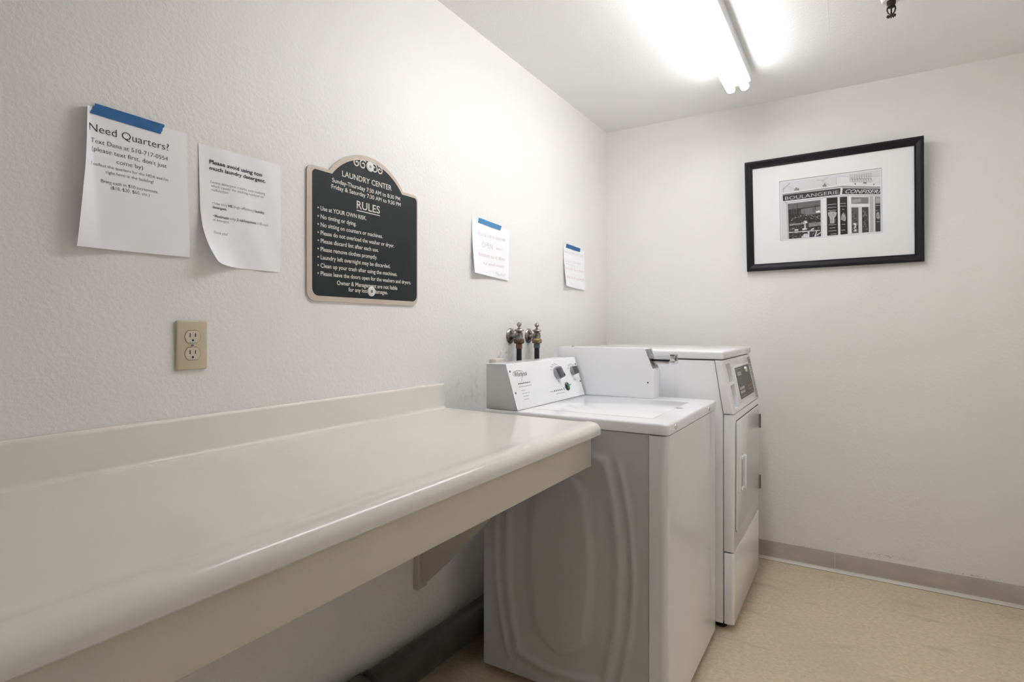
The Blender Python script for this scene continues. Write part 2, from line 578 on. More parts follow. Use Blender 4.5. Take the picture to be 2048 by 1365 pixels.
# ------------------------------------------------------------------ lettering tables: (text, start, end, baseline, cap height) in metres on the wall
SIGN_LINES = [
    ('LAUNDRY CENTER', 1.1726, 1.3828, 1.6843, 0.0165),
    ('Sunday-Thursday 7:30 AM to 8:30 PM', 1.1346, 1.4232, 1.6585, 0.0124),
    ('Friday & Saturday 7:30 AM to 9:30 PM', 1.132, 1.426, 1.6396, 0.0124),
    ('RULES', 1.23, 1.329, 1.599, 0.0231),
    ('• Use at YOUR OWN RISK.', 1.082, 1.2704, 1.5683, 0.012),
    ('• No tinting or dying.', 1.082, 1.2281, 1.5444, 0.012),
    ('• No sitting on counters or machines.', 1.082, 1.3411, 1.5214, 0.012),
    ('• Please do not overload the washer or dryer.', 1.082, 1.395, 1.4978, 0.012),
    ('• Please discard lint after each use.', 1.082, 1.3233, 1.4747, 0.012),
    ('• Please remove clothes promptly.', 1.082, 1.3165, 1.451, 0.012),
    ('• Laundry left overnight may be discarded.', 1.082, 1.3762, 1.4277, 0.012),
    ('• Clean up your trash after using the machines.', 1.082, 1.4084, 1.404, 0.012),
    ('• Please leave the doors open for the washers and dryers.', 1.082, 1.4776, 1.3811, 0.012),
    ('Owner & Management are not liable', 1.1525, 1.4095, 1.358, 0.0125),
    ('for any loss or damages.', 1.1972, 1.3647, 1.3409, 0.0121),
]
NOTE_A = [
    ('Need Quarters?', 0.5222, 0.6775, 1.6268, 0.0155),
    ('Text Dana at 510-717-0554', 0.5244, 0.6753, 1.6039, 0.009),
    ("(please text first, don't just", 0.5261, 0.6727, 1.5873, 0.009),
    ('come by)', 0.5717, 0.6232, 1.5715, 0.0088),
    ("I collect the quarters for the HOA and I'm", 0.5248, 0.6761, 1.5583, 0.006),
    ('right here in the building!', 0.5518, 0.6447, 1.5465, 0.0064),
    ('Bring cash in $10 increments.', 0.5429, 0.6542, 1.5263, 0.0066),
    ('($10, $20, $60, etc.)', 0.5602, 0.6363, 1.5159, 0.0067),
]
NOTE_B = [
    ('*Please avoid using too', 0.7704, 0.9091, 1.6224, 0.0091),
    ('*much laundry detergent.', 0.7709, 0.9183, 1.608, 0.0086),
    ('Excess detergent creates over-sudsing', 0.773, 0.9174, 1.5765, 0.0061),
    ('which causes the washing machine to', 0.774, 0.9128, 1.5675, 0.0061),
    ('malfunction.', 0.7748, 0.8178, 1.5583, 0.0061),
    ('• Use only |*HE| (high-efficiency) |*laundry', 0.7771, 0.9168, 1.5268, 0.0064),
    ('*detergent.', 0.7771, 0.8142, 1.5171, 0.0061),
    ('• |*Maximum| only |*2 tablespoons| (1/8 cup)', 0.7782, 0.927, 1.4962, 0.0064),
    ('of detergent.', 0.7782, 0.8205, 1.4867, 0.0064),
    ('/Thank you!', 0.7782, 0.8159, 1.4562, 0.0064),
]
NOTE_C = [
    ('PLEASE HAVE WASHER', 1.8837, 2.0997, 1.6099, 0.0125),
    ('OPEN', 1.9103, 1.9936, 1.564, 0.0229),
    ('when', 2.0184, 2.0649, 1.566, 0.0113),
    ('finished so it does', 1.8799, 2.0887, 1.5246, 0.0151),
    ('not smell moldy', 1.9103, 2.0844, 1.4924, 0.0131),
    ('Thanks!!', 2.0101, 2.0909, 1.4555, 0.0136),
]
NOTE_D = [
    ('EACH DRYER USE', 2.6848, 2.9217, 1.6303, 0.0132),
    ('Clean lint out', 2.6848, 2.8944, 1.5836, 0.0149),
    ('so old lint does', 2.6848, 2.93, 1.5439, 0.0138),
    ('not build up with', 2.6897, 2.93, 1.4973, 0.0149),
    ('it.', 2.7387, 2.7637, 1.4698, 0.0086),
]

# shop-front photograph: (grey, outline) in fractions of the print
PRINT_PATCHES = [
    (0.72, [(-0.021, 1.004), (1.014, 1.006), (1.013, -0.018), (-0.027, -0.011)]),
    (0.8, [(0.581, 0.978), (1.0, 0.895), (1.001, 0.729), (0.58, 0.82)]),
    (0.38, [(0.014, 0.813), (0.61, 0.834), (0.648, 0.825), (1.001, 0.736), (1.001, 0.701), (0.642, 0.786), (0.615, 0.8), (0.017, 0.775)]),
    (0.9, [(0.014, 0.818), (0.626, 0.837), (0.648, 0.832), (1.001, 0.745), (1.001, 0.731), (0.648, 0.818), (0.626, 0.82), (0.014, 0.804)]),
    (0.045, [(0.017, 0.78), (0.618, 0.784), (0.618, 0.676), (0.019, 0.671)]),
    (0.045, [(0.641, 0.777), (1.001, 0.694), (1.001, 0.605), (0.634, 0.678)]),
    (0.8, [(0.622, 0.772), (0.638, 0.775), (0.628, 0.679), (0.611, 0.681)]),
    (0.82, [(0.018, 0.674), (0.618, 0.676), (1.001, 0.605), (1.001, 0.588), (0.618, 0.658), (0.019, 0.652)]),
    (0.35, [(0.019, 0.652), (0.618, 0.658), (1.001, 0.588), (1.001, 0.579), (0.617, 0.647), (0.048, 0.637)]),
    (0.72, [(0.019, 0.642), (0.617, 0.651), (1.001, 0.581), (1.0, 0.0), (0.015, 0.0)]),
    (0.55, [(0.051, 0.643), (0.069, 0.644), (0.077, -0.003), (0.062, -0.003)]),
    (0.035, [(0.072, 0.619), (0.416, 0.622), (0.415, -0.002), (0.078, -0.0)]),
    (0.16, [(0.081, 0.617), (0.416, 0.619), (0.416, 0.532), (0.08, 0.514)]),
    (0.22, [(0.211, 0.501), (0.416, 0.518), (0.416, 0.394), (0.291, 0.386), (0.217, 0.417)]),
    (0.85, [(0.432, 0.648), (0.475, 0.648), (0.475, -0.002), (0.431, -0.004)]),
    (0.025, [(0.478, 0.644), (0.588, 0.638), (0.589, -0.002), (0.48, -0.001)]),
    (0.85, [(0.591, 0.642), (0.608, 0.642), (0.609, -0.001), (0.592, -0.003)]),
    (0.025, [(0.611, 0.634), (0.683, 0.628), (0.684, 0.001), (0.613, 0.0)]),
    (0.85, [(0.698, 0.636), (0.721, 0.634), (0.72, 0.004), (0.699, 0.003)]),
    (0.25, [(0.723, 0.612), (0.889, 0.577), (0.889, 0.473), (0.723, 0.499)]),
    (0.4, [(0.727, 0.564), (0.817, 0.57), (0.817, 0.516), (0.727, 0.505)]),
    (0.13, [(0.724, 0.439), (0.792, 0.427), (0.791, 0.002), (0.725, 0.007)]),
    (0.07, [(0.825, 0.426), (0.888, 0.416), (0.89, 0.003), (0.825, 0.002)]),
    (0.82, [(0.723, 0.495), (0.9, 0.467), (0.9, 0.427), (0.723, 0.454)]),
    (0.5, [(0.903, 0.59), (0.932, 0.584), (0.932, 0.0), (0.904, 0.001)]),
    (0.06, [(0.952, 0.576), (1.0, 0.562), (1.001, -0.0), (0.952, 0.001)]),
    (0.45, [(0.955, 0.567), (0.999, 0.555), (0.999, 0.467), (0.955, 0.475)]),
    (0.8, [(0.079, 0.122), (0.403, 0.111), (0.404, 0.097), (0.078, 0.106)]),
    (0.75, [(0.278, 0.114), (0.297, 0.113), (0.297, 0.004), (0.279, 0.002)]),
    (0.85, [(0.233, 0.293), (0.268, 0.292), (0.279, 0.249), (0.227, 0.247)]),
    (0.6, [(0.245, 0.245), (0.259, 0.244), (0.264, 0.139), (0.238, 0.138)]),
    (0.8, [(0.14, 0.161), (0.178, 0.161), (0.18, 0.132), (0.14, 0.133)]),
    (0.85, [(0.221, 0.164), (0.267, 0.162), (0.267, 0.134), (0.221, 0.136)]),
    (0.8, [(0.313, 0.137), (0.341, 0.156), (0.347, 0.132), (0.313, 0.119)]),
    (0.3, [(0.082, 0.268), (0.222, 0.257), (0.222, 0.234), (0.084, 0.23)]),
    (0.28, [(0.29, 0.247), (0.415, 0.247), (0.415, 0.183), (0.29, 0.182)]),
    (0.75, [(0.212, 0.006), (0.218, 0.038), (0.238, 0.063), (0.264, 0.069), (0.279, 0.058), (0.279, 0.002)]),
    (0.8, [(0.346, 0.003), (0.366, 0.093), (0.378, 0.091), (0.356, 0.001)]),
    (0.7, [(0.341, 0.004), (0.414, 0.077), (0.414, 0.058), (0.358, 0.001)]),
    (0.95, [(0.365, 0.434), (0.405, 0.446), (0.413, 0.413), (0.371, 0.41)]),
    (0.5, [(0.488, 0.392), (0.51, 0.408), (0.565, 0.399), (0.58, 0.377), (0.573, 0.333), (0.554, 0.286), (0.553, 0.199), (0.509, 0.206), (0.512, 0.292), (0.493, 0.341)]),
    (0.45, [(0.625, 0.333), (0.646, 0.366), (0.662, 0.336), (0.67, 0.272), (0.662, 0.219), (0.641, 0.232), (0.619, 0.253)]),
    (0.45, [(0.962, 0.298), (0.978, 0.33), (0.99, 0.284), (0.995, 0.222), (0.982, 0.198), (0.962, 0.227)]),
    (0.9, [(0.74, 0.172), (0.769, 0.176), (0.771, 0.131), (0.742, 0.127)]),
    (0.75, [(0.745, 0.117), (0.769, 0.123), (0.771, 0.033), (0.746, 0.032)]),
    (0.25, [(0.142, 0.869), (0.195, 0.868), (0.196, 0.83), (0.142, 0.831)]),
    (0.2, [(0.158, 0.884), (0.173, 0.883), (0.173, 0.867), (0.158, 0.868)]),
    (0.25, [(0.439, 0.871), (0.479, 0.87), (0.48, 0.838), (0.44, 0.839)]),
    (0.2, [(0.454, 0.893), (0.468, 0.892), (0.468, 0.87), (0.454, 0.871)]),
    (0.2, [(0.757, 0.839), (0.771, 0.836), (0.77, 0.805), (0.76, 0.807)]),
    (0.2, [(0.935, 0.788), (0.948, 0.785), (0.947, 0.764), (0.936, 0.766)]),
    (0.25, [(0.839, 0.836), (0.873, 0.829), (0.87, 0.801), (0.841, 0.809)]),
]
PRINT_BARS = [((0.488, 0.524), (0.575, 0.524)), ((0.488, 0.476), (0.575, 0.473)), ((0.491, 0.423), (0.575, 0.421)), ((0.495, 0.18), (0.572, 0.18)), ((0.501, 0.126), (0.564, 0.127)), ((0.493, 0.075), (0.575, 0.078)), ((0.514, 0.02), (0.575, 0.023)), ((0.617, 0.523), (0.671, 0.517)), ((0.617, 0.477), (0.674, 0.471)), ((0.633, 0.422), (0.655, 0.421)), ((0.627, 0.172), (0.662, 0.169)), ((0.618, 0.072), (0.662, 0.073)), ((0.956, 0.466), (0.997, 0.459)), ((0.956, 0.431), (0.999, 0.423)), ((0.967, 0.16), (0.99, 0.16))]
PRINT_STROKES = [
    ([(0.026, 0.816), (0.026, 0.882), (0.1, 0.971)], 0.0028),
    ([(0.032, 0.881), (0.038, 0.917), (0.1, 0.971)], 0.0022),
    ([(0.014, 0.865), (0.032, 0.913)], 0.0022),
    ([(0.065, 0.926), (0.144, 0.868)], 0.0014),
    ([(0.379, 0.97), (0.435, 0.947), (0.517, 0.842)], 0.0022),
    ([(0.435, 0.947), (0.496, 0.978)], 0.0022),
    ([(0.578, 0.979), (0.578, 0.848)], 0.0014),
    ([(0.581, 0.978), (0.712, 0.955)], 0.0014),
    ([(0.919, 0.912), (1.0, 0.891)], 0.0014),
    ([(0.948, 0.788), (1.0, 0.799)], 0.0017),
    ([(0.714, 0.973), (0.713, 0.866)], 0.0019),
    ([(0.736, 0.971), (0.736, 0.86)], 0.0019),
    ([(0.759, 0.97), (0.759, 0.854)], 0.0019),
    ([(0.782, 0.968), (0.782, 0.848)], 0.0019),
    ([(0.805, 0.966), (0.804, 0.842)], 0.0019),
    ([(0.827, 0.965), (0.827, 0.836)], 0.0019),
    ([(0.85, 0.963), (0.849, 0.83)], 0.0019),
    ([(0.872, 0.961), (0.872, 0.825)], 0.0019),
    ([(0.894, 0.96), (0.894, 0.819)], 0.0019),
    ([(0.916, 0.958), (0.916, 0.813)], 0.0019),
    ([(0.713, 0.978), (0.92, 0.965)], 0.0019),
    ([(0.712, 0.942), (0.919, 0.909)], 0.0019),
    ([(0.712, 0.911), (0.919, 0.879)], 0.0019),
    ([(0.712, 0.868), (0.919, 0.819)], 0.0019),
    ([(0.731, 0.929), (0.742, 0.882)], 0.0028),
    ([(0.756, 0.924), (0.767, 0.877)], 0.0028),
    ([(0.782, 0.919), (0.792, 0.872)], 0.0028),
    ([(0.807, 0.913), (0.817, 0.867)], 0.0028),
    ([(0.832, 0.908), (0.843, 0.862)], 0.0028),
    ([(0.857, 0.903), (0.868, 0.857)], 0.0028),
    ([(0.882, 0.898), (0.892, 0.852)], 0.0028),
    ([(0.907, 0.893), (0.917, 0.847)], 0.0028),
]
PRINT_ARC = [(0.1, 0.322), (0.141, 0.363), (0.199, 0.382), (0.257, 0.382), (0.314, 0.369), (0.37, 0.337), (0.404, 0.299)]
PRINT_TEXT = [('BOULANGERIE', [(0.031, 0.681), (0.607, 0.687), (0.607, 0.756), (0.031, 0.753)]), ('CONFISERI', [(0.655, 0.68), (1.001, 0.609), (1.014, 0.681), (0.666, 0.757)])]

# ------------------------------------------------------------------ framed picture on the back wall
PCX, PCZ, PW, PH, PR, PT = 1.2001, 1.8289, 0.776, 0.577, 0.0100, 0.072     # hung with its top leaning out
pic = thing('framed_picture', 'black framed black-and-white photograph of a shop front on the back wall', 'picture', (PCX, BACK_Y, PCZ))

def pic_at(a, b, d):
    c, s = math.cos(PR), math.sin(PR)
    return Vector((PCX + a * c - b * s, BACK_Y - d - (b + PH / 2) * PT, PCZ + a * s + b * c))

prof = [(0, 0.0005), (0, 0.025), (0.002, 0.0285), (0.006, 0.030), (0.012, 0.029), (0.0145, 0.0265), (0.030, 0.0225), (0.0315, 0.0195), (0.0345, 0.0195), (0.037, 0.0165), (0.037, 0.0005)]
bm = bmesh.new()
rings = []
for ins, d in prof:
    hw, hh = PW / 2 - ins, PH / 2 - ins
    rings.append([bm.verts.new(pic_at(a, b, d)) for a, b in ((-hw, -hh), (hw, -hh), (hw, hh), (-hw, hh))])
for a, b in zip(rings, rings[1:] + rings[:1]):
    for k in range(4):
        bm.faces.new((a[k], a[(k + 1) % 4], b[(k + 1) % 4], b[k]))
bmesh.ops.recalc_face_normals(bm, faces=bm.faces)
part('frame', bm, M['frame'], pic, ang=20)

PX0, PX1, PZ0, PZ1 = -0.2158, 0.2172, -0.1310, 0.1620     # printed image inside the mat, local
bm = bmesh.new()
iw, ih = PW / 2 - 0.036, PH / 2 - 0.036
L4 = lambda x0, x1, z0, z1, d: [bm.verts.new(pic_at(a, b, d)) for a, b in ((x0, z0), (x1, z0), (x1, z1), (x0, z1))]
A = L4(-iw, iw, -ih, ih, 0.0120)
B = L4(PX0 - 0.0075, PX1 + 0.0075, PZ0 - 0.0075, PZ1 + 0.0085, 0.0120)
Cc = L4(PX0 - 0.0062, PX1 + 0.0062, PZ0 - 0.0062, PZ1 + 0.0072, 0.0104)
for r0, r1, mi in ((A, B, 0), (B, Cc, 1)):
    for k in range(4):
        f = bm.faces.new((r0[k], r0[(k + 1) % 4], r1[(k + 1) % 4], r1[k]))
        f.material_index = mi
part('mat_board', bm, [M['mat_board'], M['mat_bevel']], pic, flat=True)

PRINT_SLOTS = []
def slot_of(v):
    m = grey(v)
    if m not in PRINT_SLOTS:
        PRINT_SLOTS.append(m)
    return PRINT_SLOTS.index(m)

bm = bmesh.new()
pd = [0.0085]
def print_at(u, v):
    u = min(max(u, 0), 1)
    v = min(max(v, 0), 1)
    return pic_at(PX0 + u * (PX1 - PX0), PZ0 + v * (PZ1 - PZ0), pd[0])
border = slot_of(0.84)
poly(bm, [(PX0 - 0.012, PZ0 - 0.012), (PX1 + 0.012, PZ0 - 0.012), (PX1 + 0.012, PZ1 + 0.012), (PX0 - 0.012, PZ1 + 0.012)], lambda a, b: pic_at(a, b, 0.0083), border)
for v, pts in PRINT_PATCHES:
    pd[0] += 0.00002
    poly(bm, pts, print_at, slot_of(v))
pd[0] += 0.00003
rnd = random.Random(3)
# shop window glitter: goods and reflections
for i in range(260):
    u, v = 0.080 + 0.32 * rnd.random(), 0.01 + 0.36 * rnd.random() ** 1.2
    w, h = 0.003 + 0.009 * rnd.random(), 0.003 + 0.014 * rnd.random()
    pd[0] += 0.000002
    poly(bm, [(u, v), (u + w, v + 0.002), (u + w, v + h), (u, v + h)], print_at, slot_of(rnd.choice((0.05, 0.1, 0.18, 0.3, 0.45))))
for i in range(16):
    u, v = 0.075 + 0.30 * rnd.random(), 0.33 + 0.18 * rnd.random()
    pd[0] += 0.000002
    poly(bm, [(u, v), (u + 0.006, v), (u + 0.006, v + 0.10), (u, v + 0.10)], print_at, slot_of(rnd.choice((0.05, 0.1, 0.13))))
for i in range(26):
    u, v = 0.500 + 0.062 * rnd.random(), 0.20 + 0.15 * rnd.random()
    pd[0] += 0.000002
    poly(bm, [(u, v), (u + 0.003, v), (u + 0.004, v + 0.05), (u + 0.001, v + 0.05)], print_at, slot_of(rnd.choice((0.2, 0.35, 0.7))))
for cu in (0.645, 0.975):
    for i in range(24):
        a = rnd.random() * 6.28
        r = rnd.random()
        pd[0] += 0.000002
        disc(bm, (cu + 0.022 * r * math.cos(a), 0.31 + 0.07 * r * math.sin(a)), 0.004, 0.007, print_at, 8, slot_of(rnd.choice((0.03, 0.2, 0.6))))
# door panes: dim interior
for u0, u1 in ((0.725, 0.79), (0.83, 0.885)):
    for i in range(24):
        u, v = u0 + (u1 - u0 - 0.016) * rnd.random(), 0.03 + 0.33 * rnd.random()
        w, h = 0.004 + 0.012 * rnd.random(), 0.008 + 0.05 * rnd.random()
        pd[0] += 0.000002
        poly(bm, [(u, v), (u + w, v), (u + w, v + h), (u, v + h)], print_at, slot_of(rnd.choice((0.03, 0.05, 0.1, 0.18, 0.3))))
pd[0] += 0.00003
for (u0, v0), (u1, v1) in PRINT_BARS:
    ribbon(bm, [(u0 + (u1 - u0) * k / 6, v0 + (v1 - v0) * k / 6 + 0.003 * math.sin(k * 2.1 + u0 * 50)) for k in range(7)], 0.010, print_at, slot_of(0.45))
    ribbon(bm, [(u0, v0), (u1, v1)], 0.003, print_at, slot_of(0.7))
for pts, w in PRINT_STROKES:
    ribbon(bm, pts, w, print_at, slot_of(0.10))
ribbon(bm, PRINT_ARC, 0.004, print_at, slot_of(0.28))
for u, v in PRINT_ARC:
    disc(bm, (u + 0.01, v), 0.006, 0.010, print_at, 8, slot_of(0.5))
pd[0] += 0.00003
for s, q in PRINT_TEXT:
    def quad(u, v, q=q):
        b = [q[0][k] + (q[1][k] - q[0][k]) * u for k in (0, 1)]
        t = [q[3][k] + (q[2][k] - q[3][k]) * u for k in (0, 1)]
        return print_at(b[0] + (t[0] - b[0]) * v, b[1] + (t[1] - b[1]) * v)
    write(bm, s, 0.02, 0.99, 0.10, 0.80, quad, bold=0.004 if s[0] == 'B' else 0.015, shear=0.0 if s[0] == 'B' else 0.22, mi=slot_of(0.55 if s[0] == 'B' else 0.7))
# the fascia sign carries on under the mat: last letter cut by the edge
o_print = part('photographic_print', bm, PRINT_SLOTS, pic, flat=True)

gl = bpy.data.materials.new('picture_glass')
gl.use_nodes = True
nt = gl.node_tree
nt.nodes.remove(nt.nodes['Principled BSDF'])
tr = nt.nodes.new('ShaderNodeBsdfTransparent')
gs = nt.nodes.new('ShaderNodeBsdfGlossy')
gs.inputs['Roughness'].default_value = 0.03
# thin-pane Fresnel (same from either side)
ge = nt.nodes.new('ShaderNodeNewGeometry')
dt = nt.nodes.new('ShaderNodeVectorMath'); dt.operation = 'DOT_PRODUCT'
nt.links.new(ge.outputs['Normal'], dt.inputs[0]); nt.links.new(ge.outputs['Incoming'], dt.inputs[1])
chain = dt.outputs['Value']
fr = None
for op, val in (('ABSOLUTE', None), ('SUBTRACT', 1.0), ('POWER', 5.0), ('MULTIPLY_ADD', 0.95)):
    fr = nt.nodes.new('ShaderNodeMath'); fr.operation = op
    if op == 'SUBTRACT':
        fr.inputs[0].default_value = val; nt.links.new(chain, fr.inputs[1])
    else:
        nt.links.new(chain, fr.inputs[0])
        if val is not None:
            fr.inputs[1].default_value = val
    if op == 'MULTIPLY_ADD':
        fr.inputs[2].default_value = 0.035
    chain = fr.outputs[0]
ms = nt.nodes.new('ShaderNodeMixShader')
nt.links.new(fr.outputs[0], ms.inputs[0]); nt.links.new(tr.outputs[0], ms.inputs[1]); nt.links.new(gs.outputs[0], ms.inputs[2])
nt.links.new(ms.outputs[0], nt.nodes['Material Output'].inputs[0])
bm = bmesh.new()
poly(bm, [(-iw, -ih), (iw, -ih), (iw, ih), (-iw, ih)], lambda a, b: pic_at(a, b, 0.0150))
part('glass', bm, gl, pic, flat=True)

# ------------------------------------------------------------------ paper notes on the left wall
def left_wall(x):
    return lambda y, z: Vector((x, y, z))

# first note: its left margin bows off the wall towards the room
NA_R0, NA_R1, NA_Z0, NA_Z1 = 0.7235, 0.7165, 1.3930, 1.6780
def note_a(s, v):
    """s metres in from the right edge, v 0 bottom .. 1 top -> (x, y, z)"""
    th_max = math.radians(6 + 62 * max(0, v) ** 0.9)
    s0 = 0.216 - 0.036 + 0.012 * v
    s *= 1.0 + 0.055 * (1 - v) - 0.01 * v
    y, x, n = NA_R0 + (NA_R1 - NA_R0) * v, 0.0014, 24
    for k in range(n):
        sm = s * (k + 0.5) / n
        t = max(0.0, min(1.0, (sm - s0) / (0.216 - s0)))
        th = th_max * min(1.0, t * 3.0)
        y -= s / n * math.cos(th)
        x += s / n * math.sin(th)
    x += 0.012 * (s / 0.216) ** 2 * (1 - 0.75 * v) + 0.0035 * (1 - v) ** 2 * (0.6 + 0.4 * math.sin(s * 30)) + 0.0012 * math.sin(s * 45 + v * 5) * (1 - v)
    z = NA_Z0 + (NA_Z1 - NA_Z0) * v - 0.003 * (s / 0.216) * (1 - 0.3 * v)
    return Vector((x, y, z))

na = thing('paper_note', 'leftmost white paper note headed Need Quarters, blue tape along its top', 'note', (0, 0.61, 1.535), 'paper notes taped along the wall')
bm = bmesh.new()
sheet(bm, 40, 30, lambda u, v: note_a(0.216 * (1 - u), v))
part('sheet', bm, M['paper'], na, ang=60)
def note_a_yz(y, z):
    v = (z - NA_Z0) / (NA_Z1 - NA_Z0)
    lo, hi = 0.0, 0.216
    for _ in range(22):
        m = (lo + hi) / 2
        if note_a(m, v).y > y:
            lo = m
        else:
            hi = m
    p = note_a(lo, v)
    return Vector((p.x + 0.0006, y, z))
for nm, i0, i1 in (('heading', 0, 1), ('contact_lines', 1, 4), ('paragraph', 4, 6), ('closing_lines', 6, 8)):
    bm = bmesh.new()
    for ln in NOTE_A[i0:i1]:
        write(bm, ln[0], ln[1], ln[2], ln[3], ln[4], note_a_yz, bold=-0.010)
    part(nm, bm, M['ink'], na, flat=True)
bm = bmesh.new()
def tape_strip(bm, q, base, n=16, ragged=0.0):
    """q: tl, tr, br, bl in (y, z)"""
    def fn(u, v):
        t = [q[0][k] + (q[1][k] - q[0][k]) * u for k in (0, 1)]
        b = [q[3][k] + (q[2][k] - q[3][k]) * u for k in (0, 1)]
        y = b[0] + (t[0] - b[0]) * v + (ragged * math.sin(v * 17) if u in (0, 1) else 0)
        z = b[1] + (t[1] - b[1]) * v
        return Vector((base(y, z), y, z))
    sheet(bm, n, 5, fn)
def tape_a(y, z):
    return note_a_yz(y, min(z, NA_Z1)).x + 0.0006
tape_strip(bm, [(0.5335, 1.6842), (0.6686, 1.6827), (0.6596, 1.6594), (0.5235, 1.6614)], tape_a, 16, 0.0012)
part('tape', bm, M['tape'], na, label='blue masking tape')

# second note: lower left corner curls out into the room
NB = dict(l=0.7442, l2=0.7492, r=0.965, z0=1.379, z1=1.6640)
def note_b_flat(y, z):
    e = (-0.796, -0.605)
    d = (y - 0.866) * e[0] + (z - 1.379) * e[1]
    x = 0.0015 + 0.0012 * (1 + math.sin(y * 60 + z * 25))
    if d > 0:
        r = 0.086
        th = min(d / r, 1.02)
        rest = max(0.0, d - r * 1.02)
        ip = r * math.sin(th) + rest * math.cos(1.02)
        op = r * (1 - math.cos(th)) + rest * math.sin(1.02)
        y += e[0] * (ip - d)
        z += e[1] * (ip - d)
        x += op
    return Vector((x, y, z))
nb = thing('paper_note', 'white paper note about laundry detergent with a curled lower left corner', 'note', (0, 0.856, 1.52), 'paper notes taped along the wall')
bm = bmesh.new()
sheet(bm, 44, 52, lambda u, v: note_b_flat(NB['l2'] + (NB['l'] - NB['l2']) * v + u * (NB['r'] - NB['l2'] - (NB['l'] - NB['l2']) * v), NB['z0'] + v * (NB['z1'] - NB['z0']) + 0.002 * u * v))
part('sheet', bm, M['paper'], nb, ang=60)
def note_b_ink(y, z):
    p = note_b_flat(y, z)
    return p + Vector((0.0006, 0, 0))
for nm, i0, i1 in (('heading', 0, 2), ('paragraph', 2, 5), ('bullet_item', 5, 7), ('bullet_item', 7, 9), ('closing_line', 9, 10)):
    bm = bmesh.new()
    for ln in NOTE_B[i0:i1]:
        write(bm, ln[0], ln[1], ln[2], ln[3], ln[4], note_b_ink, bold=-0.012)
    part(nm, bm, M['ink'] if i0 == 0 else M['ink_grey'], nb, flat=True)

# two handwritten notes further along, each under a strip of blue tape
def small_note(q, lift, lines, tape, label, tmat, underline=None):
    """q: tl, tr, br, bl (y, z)"""
    cy = sum(p[0] for p in q) / 4
    cz = sum(p[1] for p in q) / 4
    t = thing('paper_note', label, 'note', (0, cy, cz), 'paper notes taped along the wall')
    def uvp(u, v):
        tp = [q[0][k] + (q[1][k] - q[0][k]) * u for k in (0, 1)]
        bt = [q[3][k] + (q[2][k] - q[3][k]) * u for k in (0, 1)]
        y = bt[0] + (tp[0] - bt[0]) * v
        z = bt[1] + (tp[1] - bt[1]) * v
        x = 0.0016 + lift * (1 - v) ** 1.6 * (0.18 + 0.82 * (1 - u) ** 1.8) + 0.0008 * math.sin(u * 9)
        return Vector((x, y, z))
    b = bmesh.new()
    sheet(b, 20, 20, uvp)
    part('sheet', b, M['paper'], t, ang=60)
    def ink(y, z):
        u = (y - q[3][0]) / (q[2][0] - q[3][0])
        v = (z - q[3][1]) / (q[0][1] - q[3][1])
        return Vector((uvp(min(max(u, 0), 1), min(max(v, 0), 1)).x + 0.0009, y, z))
    for k, ln in enumerate(lines):
        b = bmesh.new()
        write(b, ln[0], ln[1], ln[2], ln[3], ln[4], ink, bold=-0.012, shear=0.06, jitter=0.0011)
        if underline and k == 1:
            ribbon(b, underline, 0.0018, ink)
        part('handwritten_line', b, M['ink_faint'] if k == 1 else M['ink_pink'], t, flat=True)
    b = bmesh.new()
    tape_strip(b, tape, lambda y, z: 0.0032, 10, 0.001)
    part('tape', b, tmat, t, label='blue masking tape')
small_note([(1.8466, 1.672), (2.1328, 1.6632), (2.1194, 1.4413), (1.836, 1.4520)], 0.022, NOTE_C, [(1.8946, 1.6819), (2.0665, 1.6739), (2.0557, 1.6538), (1.887, 1.6612)],
           'handwritten paper note under light blue tape, right beside the dark rules sign', M['tape_light'])
small_note([(2.6714, 1.6761), (2.9417, 1.6675), (2.9444, 1.446), (2.671, 1.4530)], 0.020, NOTE_D, [(2.7112, 1.681), (2.8847, 1.6764), (2.8804, 1.6556), (2.699, 1.6591)],
           'handwritten paper note under dark blue tape, nearest the room corner', M['tape'], [(2.69, 1.575), (2.76, 1.573), (2.82, 1.569)])

# ------------------------------------------------------------------ rules sign
sg = thing('rules_sign', 'dark laundry rules sign with beige edge and arched top', 'sign', (0, 1.279, 1.53))
def sign_outline(l, r, b, sh, cy, R, cz, rb, rt):
    P = []
    def arc(y, z, rad, a0, a1, n=8):
        for k in range(n + 1):
            a = math.radians(a0 + (a1 - a0) * k / n)
            P.append((y + rad * math.cos(a), z + rad * math.sin(a)))
    arc(l + rb, b + rb, rb, 180, 270)
    arc(r - rb, b + rb, rb, 270, 360)
    arc(r - rt, sh - rt, rt, 0, 90)
    a = math.degrees(math.asin((sh - cz) / R))
    arc(cy, cz, R, a, 180 - a, 32)
    arc(l + rt, sh - rt, rt, 90, 180)
    return P
bm = bmesh.new()
prism(bm, sign_outline(1.0465, 1.5125, 1.3075, 1.6920, 1.2815, 0.1955, 1.5745, 0.028, 0.020), 'x', 0.0005, 0.0062)
part('backing_plate', bm, M['sign_edge'], sg, label='beige edge')
bm = bmesh.new()
prism(bm, sign_outline(1.0640, 1.5080, 1.3225, 1.6825, 1.2840, 0.1885, 1.5665, 0.022, 0.014), 'x', 0.0058, 0.0066)
part('face', bm, M['sign_face'], sg, label='black-green face')
for nm, i0, i1 in (('heading', 0, 1), ('opening_hours', 1, 3), ('rules_heading', 3, 4), ('rules_list', 4, 13), ('disclaimer', 13, 15)):
    bm = bmesh.new()
    for i, ln in enumerate(SIGN_LINES[i0:i1]):
        write(bm, ln[0], ln[1], ln[2], ln[3], ln[4], left_wall(0.0070), bold=0.012 if i0 in (0, 3) else 0.015)
    if i0 == 3:
        ribbon(bm, [(1.2300, 1.5925), (1.3290, 1.5925)], 0.0028, left_wall(0.0070))
    part(nm, bm, M['sign_text'], sg, flat=True)
